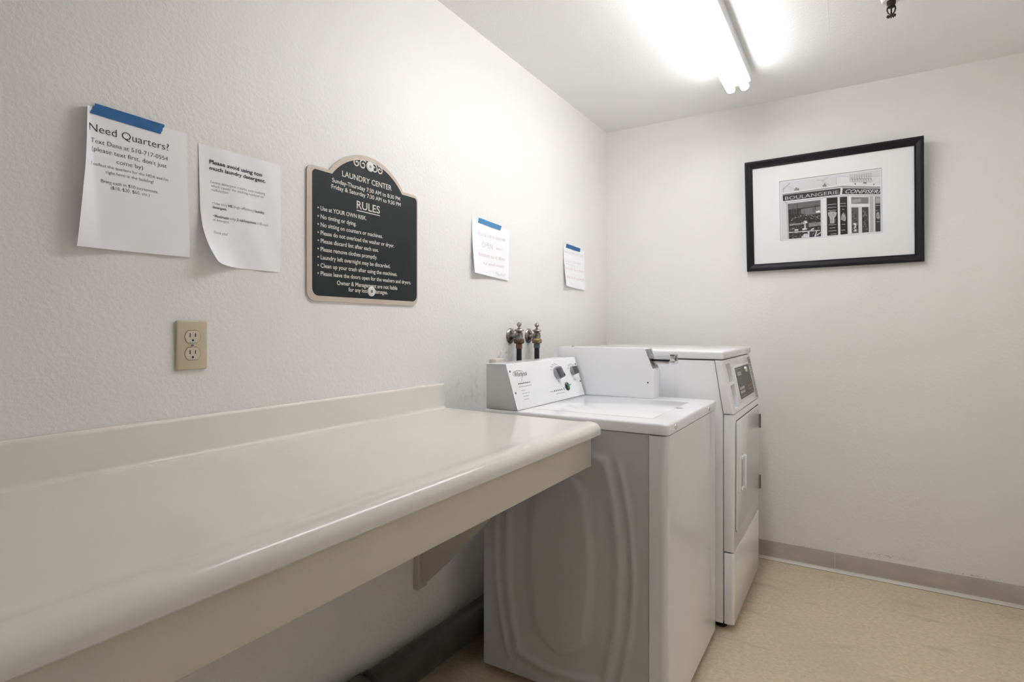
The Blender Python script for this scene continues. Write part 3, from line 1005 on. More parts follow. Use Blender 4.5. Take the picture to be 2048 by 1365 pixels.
def scroll(c, R, a0, turn):
    bm = bmesh.new()
    pts = []
    for k in range(37):
        t = k / 36
        a = a0 + turn * t
        r = R * (1 - 0.80 * t)
        pts.append((c[0] + r * math.cos(a), c[1] + r * math.sin(a)))
    ribbon(bm, pts, 0.0042, left_wall(0.0070))
    part('scroll', bm, M['sign_text'], sg, flat=True)
scroll((1.2300, 1.7385), 0.0135, math.radians(60), math.radians(470))
scroll((1.2560, 1.7390), 0.0160, math.radians(40), math.radians(470))
scroll((1.3040, 1.7385), 0.0160, math.radians(140), math.radians(-470))
scroll((1.3280, 1.7375), 0.0135, math.radians(120), math.radians(-470))
for y, z in ((1.2845, 1.7395), (1.2905, 1.3460)):
    bm = bmesh.new()
    lathe(bm, [(0.0158, 0), (0.0158, 0.0022), (0.0135, 0.0036), (0.0055, 0.0036), (0.0045, 0.0028), (0.0, 0.0028)], (0.0066, y, z), (1, 0, 0))
    b = part('fixing_button', bm, M['button'], sg, label='white button')
    bm = bmesh.new()
    lathe(bm, [(0.0046, 0), (0.0046, 0.0006), (0.0, 0.0012)], (0.0094, y, z), (1, 0, 0), 12)
    part('screw', bm, M['steel'], b)

# ------------------------------------------------------------------ duplex outlet
ot = thing('electrical_outlet', 'almond duplex electrical outlet on the wall above the counter', 'outlet', (0, 0.7265, 1.19))
bm = bmesh.new()
box(bm, 0.0005, 0.0085, 0.6905, 0.7625, 1.1330, 1.2470, 0.0045, 3)
def recep_poly(cy, cz, r, f, n=8):
    P = []
    a = math.asin(f / r)
    for k in range(n + 1):
        t = -a + 2 * a * k / n
        P.append((cy + r * math.cos(t), cz + r * math.sin(t)))
    for k in range(n + 1):
        t = math.pi - a + 2 * a * k / n
        P.append((cy + r * math.cos(t), cz + r * math.sin(t)))
    return P
for cz in (1.2095, 1.1705):
    poly(bm, recep_poly(0.7270, cz, 0.0183, 0.0152), left_wall(0.0087), 1)
poly(bm, [(0.7245, 1.185), (0.7300, 1.185), (0.7300, 1.1945), (0.7245, 1.1945)], left_wall(0.0088), 0)
part('cover_plate', bm, [M['outlet'], M['slot']], ot)
for cz in (1.2095, 1.1705):
    bm = bmesh.new()
    prism(bm, recep_poly(0.7270, cz, 0.0174, 0.0143), 'x', 0.0080, 0.0096)
    pl = left_wall(0.0098)
    for dy, h in ((-0.0065, 0.0048), (0.0060, 0.0040)):
        poly(bm, [(0.7270 + dy - 0.0011, cz + 0.0035 - h), (0.7270 + dy + 0.0011, cz + 0.0035 - h), (0.7270 + dy + 0.0011, cz + 0.0035 + h), (0.7270 + dy - 0.0011, cz + 0.0035 + h)], pl, 1)
    poly(bm, [(0.7246, cz - 0.0068), (0.7246, cz - 0.0092), (0.7253, cz - 0.0104), (0.7287, cz - 0.0104), (0.7294, cz - 0.0092), (0.7294, cz - 0.0068), (0.7284, cz - 0.0060), (0.7256, cz - 0.0060)], pl, 1)
    part('receptacle', bm, [M['outlet_face'], M['slot']], ot)
bm = bmesh.new()
lathe(bm, [(0.0030, 0), (0.0030, 0.0012), (0.0018, 0.0018), (0, 0.0018)], (0.0085, 0.7270, 1.1898), (1, 0, 0), 14)
part('screw', bm, M['steel'], ot)

# ------------------------------------------------------------------ folding counter
CY0, CY1 = -0.35, 1.645
ct = thing('folding_counter', 'long almond laminate folding counter bracketed to the left wall', 'counter', (0, 0.65, 0.80))
bm = bmesh.new()
nose = [(0.012, 0.900), (0.012, 0.9365), (0.30, 0.9345), (0.555, 0.9322), (0.572, 0.9326), (0.585, 0.9342), (0.596, 0.9352), (0.606, 0.9345)]
for k in range(1, 9):
    a = math.radians(90 - 90 * k / 8)
    nose.append((0.612 + 0.0255 * math.cos(a), 0.9085 + 0.0255 * math.sin(a)))
nose += [(0.6372, 0.898), (0.6350, 0.8955), (0.612, 0.8955), (0.612, 0.900)]
prism(bm, nose, 'y', CY0, CY1)
part('countertop', bm, M['laminate'], ct, ang=30)
bm = bmesh.new()
bs = [(0.0008, 0.900), (0.0008, 1.0270), (0.0120, 1.0270)]
for k in range(1, 7):
    a = math.radians(90 - 90 * k / 6)
    bs.append((0.0120 + 0.0085 * math.cos(a), 1.0185 + 0.0085 * math.sin(a)))
bs += [(0.0205, 0.9480)]
for k in range(1, 6):
    a = math.radians(180 + 90 * k / 5)
    bs.append((0.0325 + 0.0120 * math.cos(a), 0.9485 + 0.0120 * math.sin(a)))
bs += [(0.0345, 0.9350), (0.0345, 0.900)]
prism(bm, bs, 'y', CY0, CY1)
part('backsplash', bm, M['laminate'], ct, ang=30)
bm = bmesh.new()
box(bm, 0.586, 0.607, CY0, CY1 - 0.004, 0.7965, 0.8990, 0.0015)
part('apron', bm, M['apron'], ct)
bm = bmesh.new()
prism(bm, [(0.0215, 0.3435), (0.038, 0.3435), (0.135, 0.4350), (0.300, 0.6080), (0.470, 0.7950), (0.584, 0.7965), (0.584, 0.8990), (0.0215, 0.8990)], 'y', 1.512, 1.530)
br = part('bracket', bm, M['bracket'], ct)
bm = bmesh.new()
box(bm, 0.0008, 0.0210, 1.497, 1.545, 0.3200, 0.8990, 0.0012)
part('wall_cleat', bm, M['bracket'], br)

# ------------------------------------------------------------------ drain pipe along the foot of the wall
dp = thing('drain_pipe', 'dark drain pipe running along the wall foot under the counter', 'pipe', (0.066, 1.4, 0))
pz = lambda y: 0.122 - 0.028 * (y - 1.46)
bm = bmesh.new()
tube(bm, [(0.066, 0.25, pz(0.25)), (0.066, 2.28, pz(2.28))], 0.056, 32)
part('pipe_run', bm, M['pipe'], dp)
bm = bmesh.new()
tube(bm, [(0.066, 0.98, pz(0.98)), (0.066, 1.0, pz(1.0)), (0.066, 1.225, pz(1.225)), (0.066, 1.232, pz(1.232))], [0.060, 0.0625, 0.0625, 0.058], 32)
cp = part('coupling', bm, M['pipe'], dp)
for y in (1.215, 1.00):
    bm = bmesh.new()
    tube(bm, [(0.066, y - 0.007, pz(y)), (0.066, y + 0.007, pz(y))], 0.0640, 32)
    box(bm, 0.058, 0.074, y - 0.009, y + 0.009, pz(y) + 0.060, pz(y) + 0.072, 0.002)
    part('clamp_band', bm, M['pipe_band'], cp)
for y in (0.55, 2.05):
    bm = bmesh.new()
    box(bm, 0.052, 0.080, y - 0.02, y + 0.02, 0.0, pz(y) - 0.0545, 0.002)
    part('pipe_support', bm, M['pipe_band'], dp)

# ------------------------------------------------------------------ water valves
def valve(y, z, label, nut, ferrule, nut_label):
    v = thing('water_valve', label, 'valve', (0, y, z), 'washer water valves on the wall')
    X = 0.046
    b = bmesh.new()
    lathe(b, [(0.034, 0.0005), (0.0345, 0.003), (0.032, 0.007), (0.024, 0.011), (0.014, 0.015), (0.011, 0.018), (0.0, 0.018)], (0, y, z), (1, 0, 0), 32)
    part('escutcheon', b, M['old_chrome'], v)
    b = bmesh.new()
    tube(b, [(0.014, y, z), (X, y, z)], 0.0105, 18)
    lathe(b, [(0.0, -0.014), (0.017, -0.013), (0.0175, 0.0), (0.0165, 0.013), (0.013, 0.016), (0.013, 0.019), (0.020, 0.021), (0.021, 0.025), (0.019, 0.028), (0.011, 0.030), (0.006, 0.034), (0.0, 0.034)], (X, y, z), (0, 0, 1), 24)
    part('valve_body', b, M['old_chrome'], v)
    b = bmesh.new()
    lathe(b, [(0.0045, 0.032), (0.0040, 0.040), (0.0060, 0.042)] + [(0.0105 * math.sin(math.radians(a)), 0.050 - 0.0105 * math.cos(math.radians(a))) for a in range(40, 181, 14)], (X, y, z), (0, 0, 1), 20)
    part('stem_handle', b, M['old_chrome'], v)
    b = bmesh.new()
    lathe(b, [(0.0, -0.013), (0.020, -0.013), (0.0235, -0.018), (0.0235, -0.030), (0.021, -0.034), (0.0, -0.034)], (X, y, z), (0, 0, 1), 12)
    part('hose_nut', b, M[nut], v, label=nut_label)
    b = bmesh.new()
    pts = [(X, y, z - 0.030), (X, y, z - 0.10), (X + 0.002, y + 0.004, z - 0.19), (X + 0.012, y + 0.006, z - 0.27), (X + 0.045, y + 0.006, z - 0.325), (X + 0.095, y + 0.006, z - 0.335), (0.172, y + 0.006, z - 0.335)]
    tube(b, pts, 0.0118, 16)
    h = part('hose', b, M['rubber'], v, label='black rubber hose')
    b = bmesh.new()
    lathe(b, [(0.0, -0.033), (0.0142, -0.033), (0.0142, -0.050), (0.0150, -0.053), (0.0142, -0.056), (0.0, -0.056)], (X, y, z), (0, 0, 1), 18)
    part('ferrule', b, M[ferrule], h)
valve(2.142, 1.1965, 'left tarnished water valve with corroded brown hose nut behind the washer console', 'brass_brown', 'copper', 'corroded brown nut')
valve(2.305, 1.1945, 'right tarnished water valve with yellow brass hose nut behind the washer console', 'brass', 'teal', 'yellow brass nut')

wb = bmesh.new()
box(wb, 0.0005, 0.030, 1.977, 2.050, 0.985, 1.1005, 0.003)
wbo = part('wall_box', wb, M['wall_box'], None)
wbo['label'] = 'beige wall box barely showing above the left end of the washer console'
wbo['category'] = 'electrical box'

# ------------------------------------------------------------------ washer
WX0, WX1, WY0, WY1 = 0.175, 0.838, 1.675, 2.358
ws = thing('washing_machine', 'white coin-operated top-loading washing machine beside the almond counter', 'washing machine', (0.5, 2.016, 0))
bm = bmesh.new()
zc = 0.455
def emboss(x, z):
    dz = (z - zc) / 0.36
    s = abs(x - 0.478) + 0.05 * dz * dz
    def step(a, b, t):
        t = max(0, min(1, (t - a) / (b - a)))
        return t * t * (3 - 2 * t)
    def bump(c, w, t):
        return math.exp(-((t - c) / w) ** 2)
    # inner raised barrel, rounded off at top and bottom
    zz = max(0.0, abs(z - zc) - 0.235) / 0.055
    s_in = s + 0.045 * zz * zz
    h = 0.0075 * (1 - step(0.095, 0.135, s_in))
    # middle rib closed at top and bottom, outer pair of arcs open at the ends
    d_mid = max(s - 0.205, abs(z - zc) - 0.370 + max(0, s - 0.12) * 0.25)
    h += 0.0065 * bump(0.0, 0.016, d_mid)
    fade = 1 - step(0.33, 0.40, abs(z - zc))
    h += 0.0055 * bump(0.252, 0.011, s) * fade
    edge = min(step(0.0, 0.02, x - WX0), step(0.0, 0.02, 0.778 - x), step(0.0, 0.02, z - 0.03), step(0.0, 0.02, 0.904 - z))
    return h * edge
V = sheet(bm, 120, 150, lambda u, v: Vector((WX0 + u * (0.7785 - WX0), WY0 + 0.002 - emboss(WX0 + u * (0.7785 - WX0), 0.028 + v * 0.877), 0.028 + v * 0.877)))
part('side_panel', bm, M['washer_shaded'], ws, ang=60, label='embossed white side, darkened for shade')
bm = bmesh.new()
box(bm, WX0, 0.779, WY0 + 0.003, WY1 - 0.002, 0.028, 0.905, 0.002)
part('cabinet', bm, M['washer'], ws)
bm = bmesh.new()
fp = [(0.7815, WY0 + 0.001)]
R = 0.022
for k in range(9):
    a = math.radians(-90 + 90 * k / 8)
    fp.append((WX1 - R + R * math.cos(a), WY0 + 0.001 + R + R * math.sin(a)))
for k in range(9):
    a = math.radians(90 * k / 8)
    fp.append((WX1 - R + R * math.cos(a), WY1 - 0.001 - R + R * math.sin(a)))
fp.append((0.7815, WY1 - 0.001))
prism(bm, fp, 'z', 0.028, 0.9045)
part('front_panel', bm, M['washer'], ws, ang=30)
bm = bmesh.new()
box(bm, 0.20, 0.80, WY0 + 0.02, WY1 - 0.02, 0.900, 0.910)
part('seam_shadow', bm, M['seam'], ws)  # dark slab painting the shade in the seam below the top
bm = bmesh.new()
tp = []
R = 0.018
for cx, cy, a0 in ((WX1 + 0.003 - R, WY0 - 0.001 + R, -90), (WX1 + 0.003 - R, WY1 + 0.001 - R, 0), (0.170 + R, WY1 + 0.001 - R, 90), (0.170 + R, WY0 - 0.001 + R, 180)):
    for k in range(7):
        a = math.radians(a0 + 90 * k / 6)
        tp.append((cx + R * math.cos(a), cy + R * math.sin(a)))
t = bmesh.new()
lay = [(0.0, 0.9085), (0.0, 0.9345), (0.0016, 0.9385), (0.0045, 0.9412), (0.0085, 0.9422)]
rings = []
ccx, ccy = 0.505, (WY0 + WY1) / 2
for ins, z in lay:
    rings.append([t.verts.new((x - math.copysign(ins, x - ccx), y - math.copysign(ins, y - ccy), z)) for x, y in tp])
for a, b in zip(rings, rings[1:]):
    for k in range(len(tp)):
        t.faces.new((a[k], a[(k + 1) % len(tp)], b[(k + 1) % len(tp)], b[k]))
t.faces.new(rings[0][::-1]); t.faces.new(rings[-1])
bmesh.ops.recalc_face_normals(t, faces=t.faces)
merge(bm, t)
part('top', bm, M['washer'], ws, ang=40)
bm = bmesh.new()
box(bm, 0.330, 0.766, 1.760, 2.215, 0.9405, 0.9432, 0.0009, 2)
lid = part('lid', bm, M['washer'], ws)
bm = bmesh.new()
lathe(bm, [(0.016, 0), (0.016, 0.0006), (0.013, 0.0010), (0.0, 0.0002)], (0.770, 2.046, 0.9426), (0, 0, 1), 20)
part('finger_notch', bm, M['print_light'], lid)
for y in (1.752, 2.212):
    bm = bmesh.new()
    lathe(bm, [(0.0085, 0), (0.0085, 0.0012), (0.006, 0.003), (0.0, 0.0038)], (WX1 + 0.003, y, 0.9245), (1, 0, 0), 18)
    part('screw', bm, M['chrome'], ws)
for x in (0.235, 0.77):
    for y in (1.76, 2.29):
        bm = bmesh.new()
        lathe(bm, [(0.022, 0), (0.022, 0.008), (0.010, 0.012), (0.010, 0.0285)], (x, y, 0), (0, 0, 1), 16)
        part('foot', bm, M['rubber'], ws, label='black foot')

# console
KB, KT = (0.315, 0.9435), (0.2675, 1.1030)
kl = math.hypot(KT[0] - KB[0], KT[1] - KB[1])
ku = ((KT[0] - KB[0]) / kl, (KT[1] - KB[1]) / kl)
kn = (ku[1], -ku[0])
KY1 = 2.2385
bm = bmesh.new()
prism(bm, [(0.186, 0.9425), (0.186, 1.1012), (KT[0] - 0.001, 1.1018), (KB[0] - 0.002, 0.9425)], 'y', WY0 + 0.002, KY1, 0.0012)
cs = part('console', bm, M['washer_shaded'], ws)
def con(off):
    """(y, z on the slanted face) -> world, off metres proud of it"""
    def f(y, z):
        tt = (z - KB[1]) / ku[1]
        return Vector((KB[0] + ku[0] * tt + kn[0] * off, y, KB[1] + ku[1] * tt + kn[1] * off))
    return f
bm = bmesh.new()
pp = [(0.186, 1.1012), (0.186, 1.1032), (KT[0], 1.1038), (KT[0] + 0.0022, 1.1022), (KB[0] + 0.0022, 0.9440), (KB[0] + 0.0002, 0.9440), (KT[0] - 0.0005, 1.1012)]
prism(bm, pp, 'y', WY0 + 0.0005, KY1 + 0.001, 0.0004, 1)
cpn = part('control_panel', bm, M['washer'], cs)
bm = bmesh.new()
pl = con(0.0026)
write(bm, 'Whirlpool', 1.7130, 1.8010, 1.0560, 0.0165, pl, shear=0.18)
arcp = []
for k in range(15):
    a = math.radians(25 + 190 * k / 14)
    arcp.append((1.742 + 0.040 * math.cos(a), 1.0660 + 0.0105 * math.sin(a)))
ribbon(bm, arcp, 0.0011, pl)
ribbon(bm, [(1.7600, 1.0540), (1.7560, 1.0440), (1.7480, 1.0365)], 0.0014, pl)
part('logo', bm, M['print_grey'], cpn, flat=True, label='dark grey lettering')
# tiny lettering too small to read: short dashes
bm = bmesh.new()
rk = random.Random(5)
def dashes(y0, y1, z, h, mi):
    y = y0
    while y < y1:
        w = min(0.004 + 0.007 * rk.random(), y1 - y)
        poly(bm, [(y, z), (y + w, z), (y + w, z + h), (y, z + h)], pl, mi)
        y += w + 0.0024
PM = [M['print_grey'], M['print_light']]
dashes(1.722, 1.812, 1.0290, 0.0034, 0)
dashes(1.724, 1.815, 1.0185, 0.0026, 1)
for i, (a, b) in enumerate(((1.733, 1.765), (1.735, 1.786), (1.737, 1.780), (1.738, 1.770))):
    dashes(a, b, 1.0050 - 0.0105 * i, 0.0026, 1)
part('panel_lettering', bm, PM, cpn, flat=True)
for cy, r, n0 in ((2.035, 0.036, 7), (2.180, 0.028, 6)):
    bm = bmesh.new()
    for k in range(n0):
        a = math.radians(25 + 130 * k / (n0 - 1))
        y, z = cy + r * math.cos(a) * 1.25, 1.0480 + r * math.sin(a)
        ribbon(bm, [(cy + (r - 0.006) * math.cos(a), 1.0480 + (r - 0.006) * math.sin(a)), (cy + (r - 0.002) * math.cos(a), 1.0480 + (r - 0.002) * math.sin(a))], 0.0012, pl, 0)
        poly(bm, [(y - 0.007, z), (y + 0.007, z), (y + 0.007, z + 0.0024), (y - 0.007, z + 0.0024)], pl, 1)
    part('dial_legend', bm, PM, cpn, flat=True)
    bm = bmesh.new()
    poly(bm, [(cy - 0.003, 1.0150), (cy + 0.003, 1.0150), (cy, 1.0205)], pl, 0)
    if r < 0.03:
        dashes(2.165, 2.200, 1.0085, 0.0026, 1)
    part('dial_pointer', bm, PM, cpn, flat=True)
bm = bmesh.new()
dashes(1.940, 1.972, 0.9805, 0.0024, 1)
dashes(1.985, 2.060, 0.9690, 0.0024, 1)
part('lights_legend', bm, PM, cpn, flat=True)
bm = bmesh.new()
dashes(2.114, 2.136, 0.9930, 0.0036, 0)
part('start_legend', bm, PM, cpn, flat=True)
bm = bmesh.new()
for k in range(5):
    disc(bm, (1.9790 + 0.0152 * k, 0.9825), 0.0034, 0.0034, con(0.0027), 12)
poly(bm, [(2.0590, 0.9790), (2.0630, 0.9790), (2.0630, 0.9890), (2.0590, 0.9890)], con(0.0027))
part('indicator_lights', bm, M['slot'], cpn, flat=True)
NV = Vector((kn[0], 0, kn[1]))
UV = Vector((ku[0], 0, ku[1]))
def knob(cy, cz, r, ang, mark):
    c = con(0.0022)(cy, cz)
    b = bmesh.new()
    lathe(b, [(r, 0), (r, 0.006), (r * 0.86, 0.011), (0.0, 0.011)], c, NV, 28)
    k = part('dial_knob', b, M['knob_side'], cpn, label='grey knob')
    b = bmesh.new()
    g = Vector((0, 1, 0)) * math.cos(ang) + UV * math.sin(ang)
    w = NV.cross(g)
    t2 = bmesh.new()
    bmesh.ops.create_cube(t2, size=1.0)
    for v in t2.verts:
        q = v.co.copy()
        s = 1.0 if q.z < 0 else 0.86
        v.co = c + g * q.x * 2 * r * 0.96 * s + w * q.y * r * 0.72 * s + NV * (0.018 + q.z * 0.022)
    bmesh.ops.bevel(t2, geom=list(t2.edges), offset=0.0015, segments=2, profile=0.5, affect='EDGES')
    merge(b, t2, 0)
    if mark:
        t3 = bmesh.new()
        bmesh.ops.create_cube(t3, size=1.0)
        for v in t3.verts:
            q = v.co.copy()
            v.co = c + g * (r * 0.62 + q.x * 0.008) + w * q.y * 0.006 + NV * (0.0285 + q.z * 0.004)
        merge(b, t3, 1)
    part('grip', b, [M['knob'], M['slot']], k, ang=30)
knob(2.036, 1.0480, 0.0255, math.radians(-62), True)
knob(2.180, 1.0480, 0.0185, math.radians(-78), False)
bm = bmesh.new()
c = con(0.0022)(2.095, 0.9900)
lathe(bm, [(0.0170, 0), (0.0170, 0.004), (0.0155, 0.0055), (0.0125, 0.0055), (0.0120, 0.004), (0, 0.004)], c, NV, 28)
bt = part('start_button_ring', bm, M['black_ring'], cpn, label='black ring')
bm = bmesh.new()
lathe(bm, [(0.0118, 0.0038), (0.0118, 0.0065), (0.0095, 0.0082), (0.0, 0.0088)], c, NV, 24)
part('start_button', bm, M['green'], bt, label='green start button')
for y, z in ((1.6885, 1.0765), (1.6905, 1.0015), (2.2285, 1.0745), (2.2320, 1.0015)):
    bm = bmesh.new()
    lathe(bm, [(0.0042, 0), (0.0042, 0.001), (0.0026, 0.0024), (0.0, 0.0026)], con(0.0022)(y, z), NV, 12)
    part('screw', bm, M['steel'], cpn)

# coin box
bm = bmesh.new()
XB0, XB1 = 2.2520, 2.3540
prism(bm, [(0.178, 0.9425), (0.178, 1.1485), (0.5765, 1.1485), (0.6150, 1.0560), (0.6150, 0.9425)], 'y', XB0, XB1, 0.0015)
cb = part('coin_box', bm, M['washer'], ws, label='white coin box')
bm = bmesh.new()
sl = Vector((0.5765 - 0.6150, 0, 1.1485 - 1.0560)).normalized()
sn = Vector((sl.z, 0, -sl.x))
def slope_pt(t_, y, o):
    p = Vector((0.6150, 0, 1.0560)) + sl * t_ + sn * o
    return Vector((p.x, y, p.z))
def slope_box(b, t0, t1, y0, y1, o0, o1, mi=0):
    t2 = bmesh.new()
    bmesh.ops.create_cube(t2, size=1.0)
    for v in t2.verts:
        q = v.co
        v.co = slope_pt(t0 + (q.x + .5) * (t1 - t0), y0 + (q.y + .5) * (y1 - y0), o0 + (q.z + .5) * (o1 - o0))
    merge(b, t2, mi)
slope_box(bm, 0.010, 0.094, XB0 + 0.004, XB1 - 0.022, -0.001, 0.0015)
part('slide_plate', bm, M['old_chrome'], cb, label='dull metal plate')
bm = bmesh.new()
box(bm, 0.584, 0.682, 2.276, 2.324, 1.0820, 1.0950, 0.0012)
box(bm, 0.584, 0.682, 2.283, 2.317, 1.0945, 1.1040, 0.0005, mi=1)
box(bm, 0.584, 0.682, 2.276, 2.324, 1.1030, 1.1075, 0.0010)
box(bm, 0.672, 0.694, 2.274, 2.326, 1.0850, 1.0990, 0.0012)
for y0, y1 in ((2.274, 2.284), (2.316, 2.326)):
    box(bm, 0.676, 0.694, y0, y1, 1.0980, 1.1230, 0.0012)
box(bm, 0.676, 0.694, 2.274, 2.326, 1.1180, 1.1230, 0.0012)
part('coin_slide', bm, [M['chrome'], M['rubber']], cb, label='chrome slide')
bm = bmesh.new()
lathe(bm, [(0.0035, 0), (0.0035, 0.001), (0.0, 0.0014)], (0.592, XB0, 1.008), (0, -1, 0), 12)
part('screw', bm, M['steel'], cb)
bm = bmesh.new()
lathe(bm, [(0.007, 0), (0.007, 0.004), (0.0, 0.005)], (0.245, 2.275, 1.1480), (0, 0, 1), 12)
part('lock', bm, M['steel'], cb)

# ------------------------------------------------------------------ dryer
DY0, DY1 = 2.400, 3.085
dr = thing('clothes_dryer', 'tall white coin-operated front-loading clothes dryer next to the back wall', 'dryer', (0.5, 2.74, 0))
bm = bmesh.new()
prism(bm, [(0.15, 0.030), (0.8555, 0.030), (0.8555, 0.8840), (0.8215, 1.0975), (0.15, 1.0975)], 'y', DY0 + 0.001, DY1 - 0.001, 0.0015)
part('cabinet', bm, M['dryer'], dr)
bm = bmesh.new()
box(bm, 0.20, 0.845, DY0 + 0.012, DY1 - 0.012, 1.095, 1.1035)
part('seam_shadow', bm, M['seam'], dr)  # dark filler drawn as the shade under the top cap
bm = bmesh.new()
box(bm, 0.140, 0.8600, DY0 - 0.004, DY1 + 0.003, 1.1020, 1.1380, 0.011, 4)
part('top_cap', bm, M['dryer'], dr)
# slanted console with a two-part coin pocket
EB, ET = (0.8970, 0.8830), (0.8520, 1.0985)
el = math.hypot(ET[0] - EB[0], ET[1] - EB[1])
eu = ((ET[0] - EB[0]) / el, (ET[1] - EB[1]) / el)
en = (eu[1], -eu[0])
def fac(off):
    def f(y, z):
        tt = (z - EB[1]) / eu[1]
        return Vector((EB[0] + eu[0] * tt + en[0] * off, y, EB[1] + eu[1] * tt + en[1] * off))
    return f
bm = bmesh.new()
ys = [DY0, 2.4560, 2.5470, DY1]
zs = [0.8830, 0.8960, 0.9920, 1.0000, 1.0800, 1.0985]
F = fac(0)
G = [[bm.verts.new(F(y, z)) for y in ys] for z in zs]
for j in range(5):
    for i in range(3):
        if i == 1 and j in (1, 3):
            a = [G[j][i], G[j][i + 1], G[j + 1][i + 1], G[j + 1][i]]
            b = [bm.verts.new(v.co + Vector((-0.034, 0, 0))) for v in a]
            for k in range(4):
                bm.faces.new((a[k], a[(k + 1) % 4], b[(k + 1) % 4], b[k]))
            bm.faces.new(b)
        else:
            bm.faces.new((G[j][i], G[j][i + 1], G[j + 1][i + 1], G[j + 1][i]))
rear = [(0.8585, 0.8830), (0.8245, 1.0985)]
RB = [bm.verts.new((rear[0][0], y, rear[0][1])) for y in (DY0, DY1)]
RT = [bm.verts.new((rear[1][0], y, rear[1][1])) for y in (DY0, DY1)]
bm.faces.new([RB[0]] + G[0][::-1][::-1] + [RB[1]])
bm.faces.new([RT[0]] + G[-1] + [RT[1]])
bm.faces.new([RB[0], RT[0]] + [G[j][0] for j in range(5, -1, -1)])
bm.faces.new([RB[1], RT[1]] + [G[j][3] for j in range(5, -1, -1)])
bmesh.ops.recalc_face_normals(bm, faces=bm.faces)
outer = [e for e in bm.edges if all(abs(v.co.y - DY0) < 1e-5 or abs(v.co.y - DY1) < 1e-5 for v in e.verts) and e.verts[0].co.y == e.verts[1].co.y
         and all(any(v is g for r_ in G for g in r_) for v in e.verts)]
bmesh.ops.bevel(bm, geom=outer, offset=0.008, segments=4, profile=0.5, affect='EDGES', clamp_overlap=True)
dc = part('console', bm, M['dryer'], dr, ang=30)
bm = bmesh.new()
def fac_box(b, y0, y1, z0, z1, o0, o1, bev=0.0, mi=0):
    t2 = bmesh.new()
    bmesh.ops.create_cube(t2, size=1.0)
    for v in t2.verts:
        q = v.co.copy()
        v.co = fac(o0 + (q.x + .5) * (o1 - o0))(y0 + (q.y + .5) * (y1 - y0), z0 + (q.z + .5) * (z1 - z0))
    if bev:
        bmesh.ops.bevel(t2, geom=list(t2.edges), offset=bev, segments=2, profile=0.5, affect='EDGES')
    merge(b, t2, mi)
fac_box(bm, 2.590, 2.992, 0.9070, 1.0660, -0.0005, 0.0022, 0.001)
pf = part('panel_surround', bm, M['dryer'], dc)
bm = bmesh.new()
fac_box(bm, 2.610, 2.975, 0.9190, 1.0550, 0.0018, 0.0030)
part('control_panel', bm, M['display_panel'], dc, label='dark grey control panel') 
bm = bmesh.new()
fac_box(bm, 2.640, 2.735, 1.0180, 1.0340, 0.0028, 0.0036)
part('display', bm, M['lcd'], dc, label='pale display')
for r_ in range(2):
    for k in range(3):
        bm = bmesh.new()
        fac_box(bm, 2.633 + 0.038 * k, 2.660 + 0.038 * k, 0.9570 - 0.0165 * r_, 0.9680 - 0.0165 * r_, 0.0028, 0.0042, 0.0006)
        part('key_button', bm, M['key'], dc)
bm = bmesh.new()
lathe(bm, [(0.0135, 0), (0.0135, 0.005), (0.011, 0.009), (0.0, 0.0095)], fac(0.003)(2.850, 1.0360), (en[0], 0, en[1]), 20)
part('panel_lock', bm, M['chrome'], dc)
bm = bmesh.new()
write(bm, 'Huebsch', 2.830, 2.955, 0.9550, 0.0120, fac(0.0032), bold=0.015, shear=0.2)
part('logo', bm, M['orange'], dc, flat=True, label='orange lettering')
P3 = fac(0.0032)
for (a, b, z) in ((2.625, 2.735, 1.0470), (2.640, 2.760, 0.9275), (2.838, 2.930, 0.9440)):
    bm = bmesh.new()
    ribbon(bm, [(a, z), (b, z)], 0.0016, P3)
    part('panel_rule', bm, M['label'], dc, flat=True)
bm = bmesh.new()
ribbon(bm, [(2.770, 0.930), (2.770, 1.045)], 0.0010, P3)
part('panel_rule', bm, M['label'], dc, flat=True)
bm = bmesh.new()
for k in range(17):
    a = 2 * math.pi * k / 16
    if k:
        ribbon(bm, [(2.690 + 0.028 * math.cos(a0), 0.9920 + 0.012 * math.sin(a0)), (2.690 + 0.028 * math.cos(a), 0.9920 + 0.012 * math.sin(a))], 0.0009, P3)
    a0 = a
part('cycle_ring', bm, M['label'], dc, flat=True)
bm = bmesh.new()
fac_box(bm, 3.008, 3.072, 0.8920, 1.0840, -0.0005, 0.0006)
P4 = fac(0.0008)
pl = P4
for z, h in ((1.068, 0.006), (1.058, 0.006), (1.046, 0.002), (1.040, 0.002), (1.030, 0.002), (1.022, 0.002), (1.012, 0.002), (1.004, 0.002), (0.996, 0.002), (0.958, 0.003), (0.949, 0.002), (0.938, 0.002), (0.922, 0.004), (0.914, 0.004), (0.904, 0.002)):
    dashes(3.016, 3.062, z, h, 1)
for z in (0.982, 0.970, 0.930):
    ribbon(bm, [(3.010, z), (3.070, z)], 0.001, P4, 1)
for a, b in (((3.009, 0.893), (3.071, 0.893)), ((3.009, 1.083), (3.071, 1.083)), ((3.009, 0.893), (3.009, 1.083)), ((3.071, 0.893), (3.071, 1.083))):
    ribbon(bm, [a, b], 0.002, P4, 1)
part('instruction_label', bm, [M['label'], M['print_grey']], dc, flat=True, label='grey printed strip')

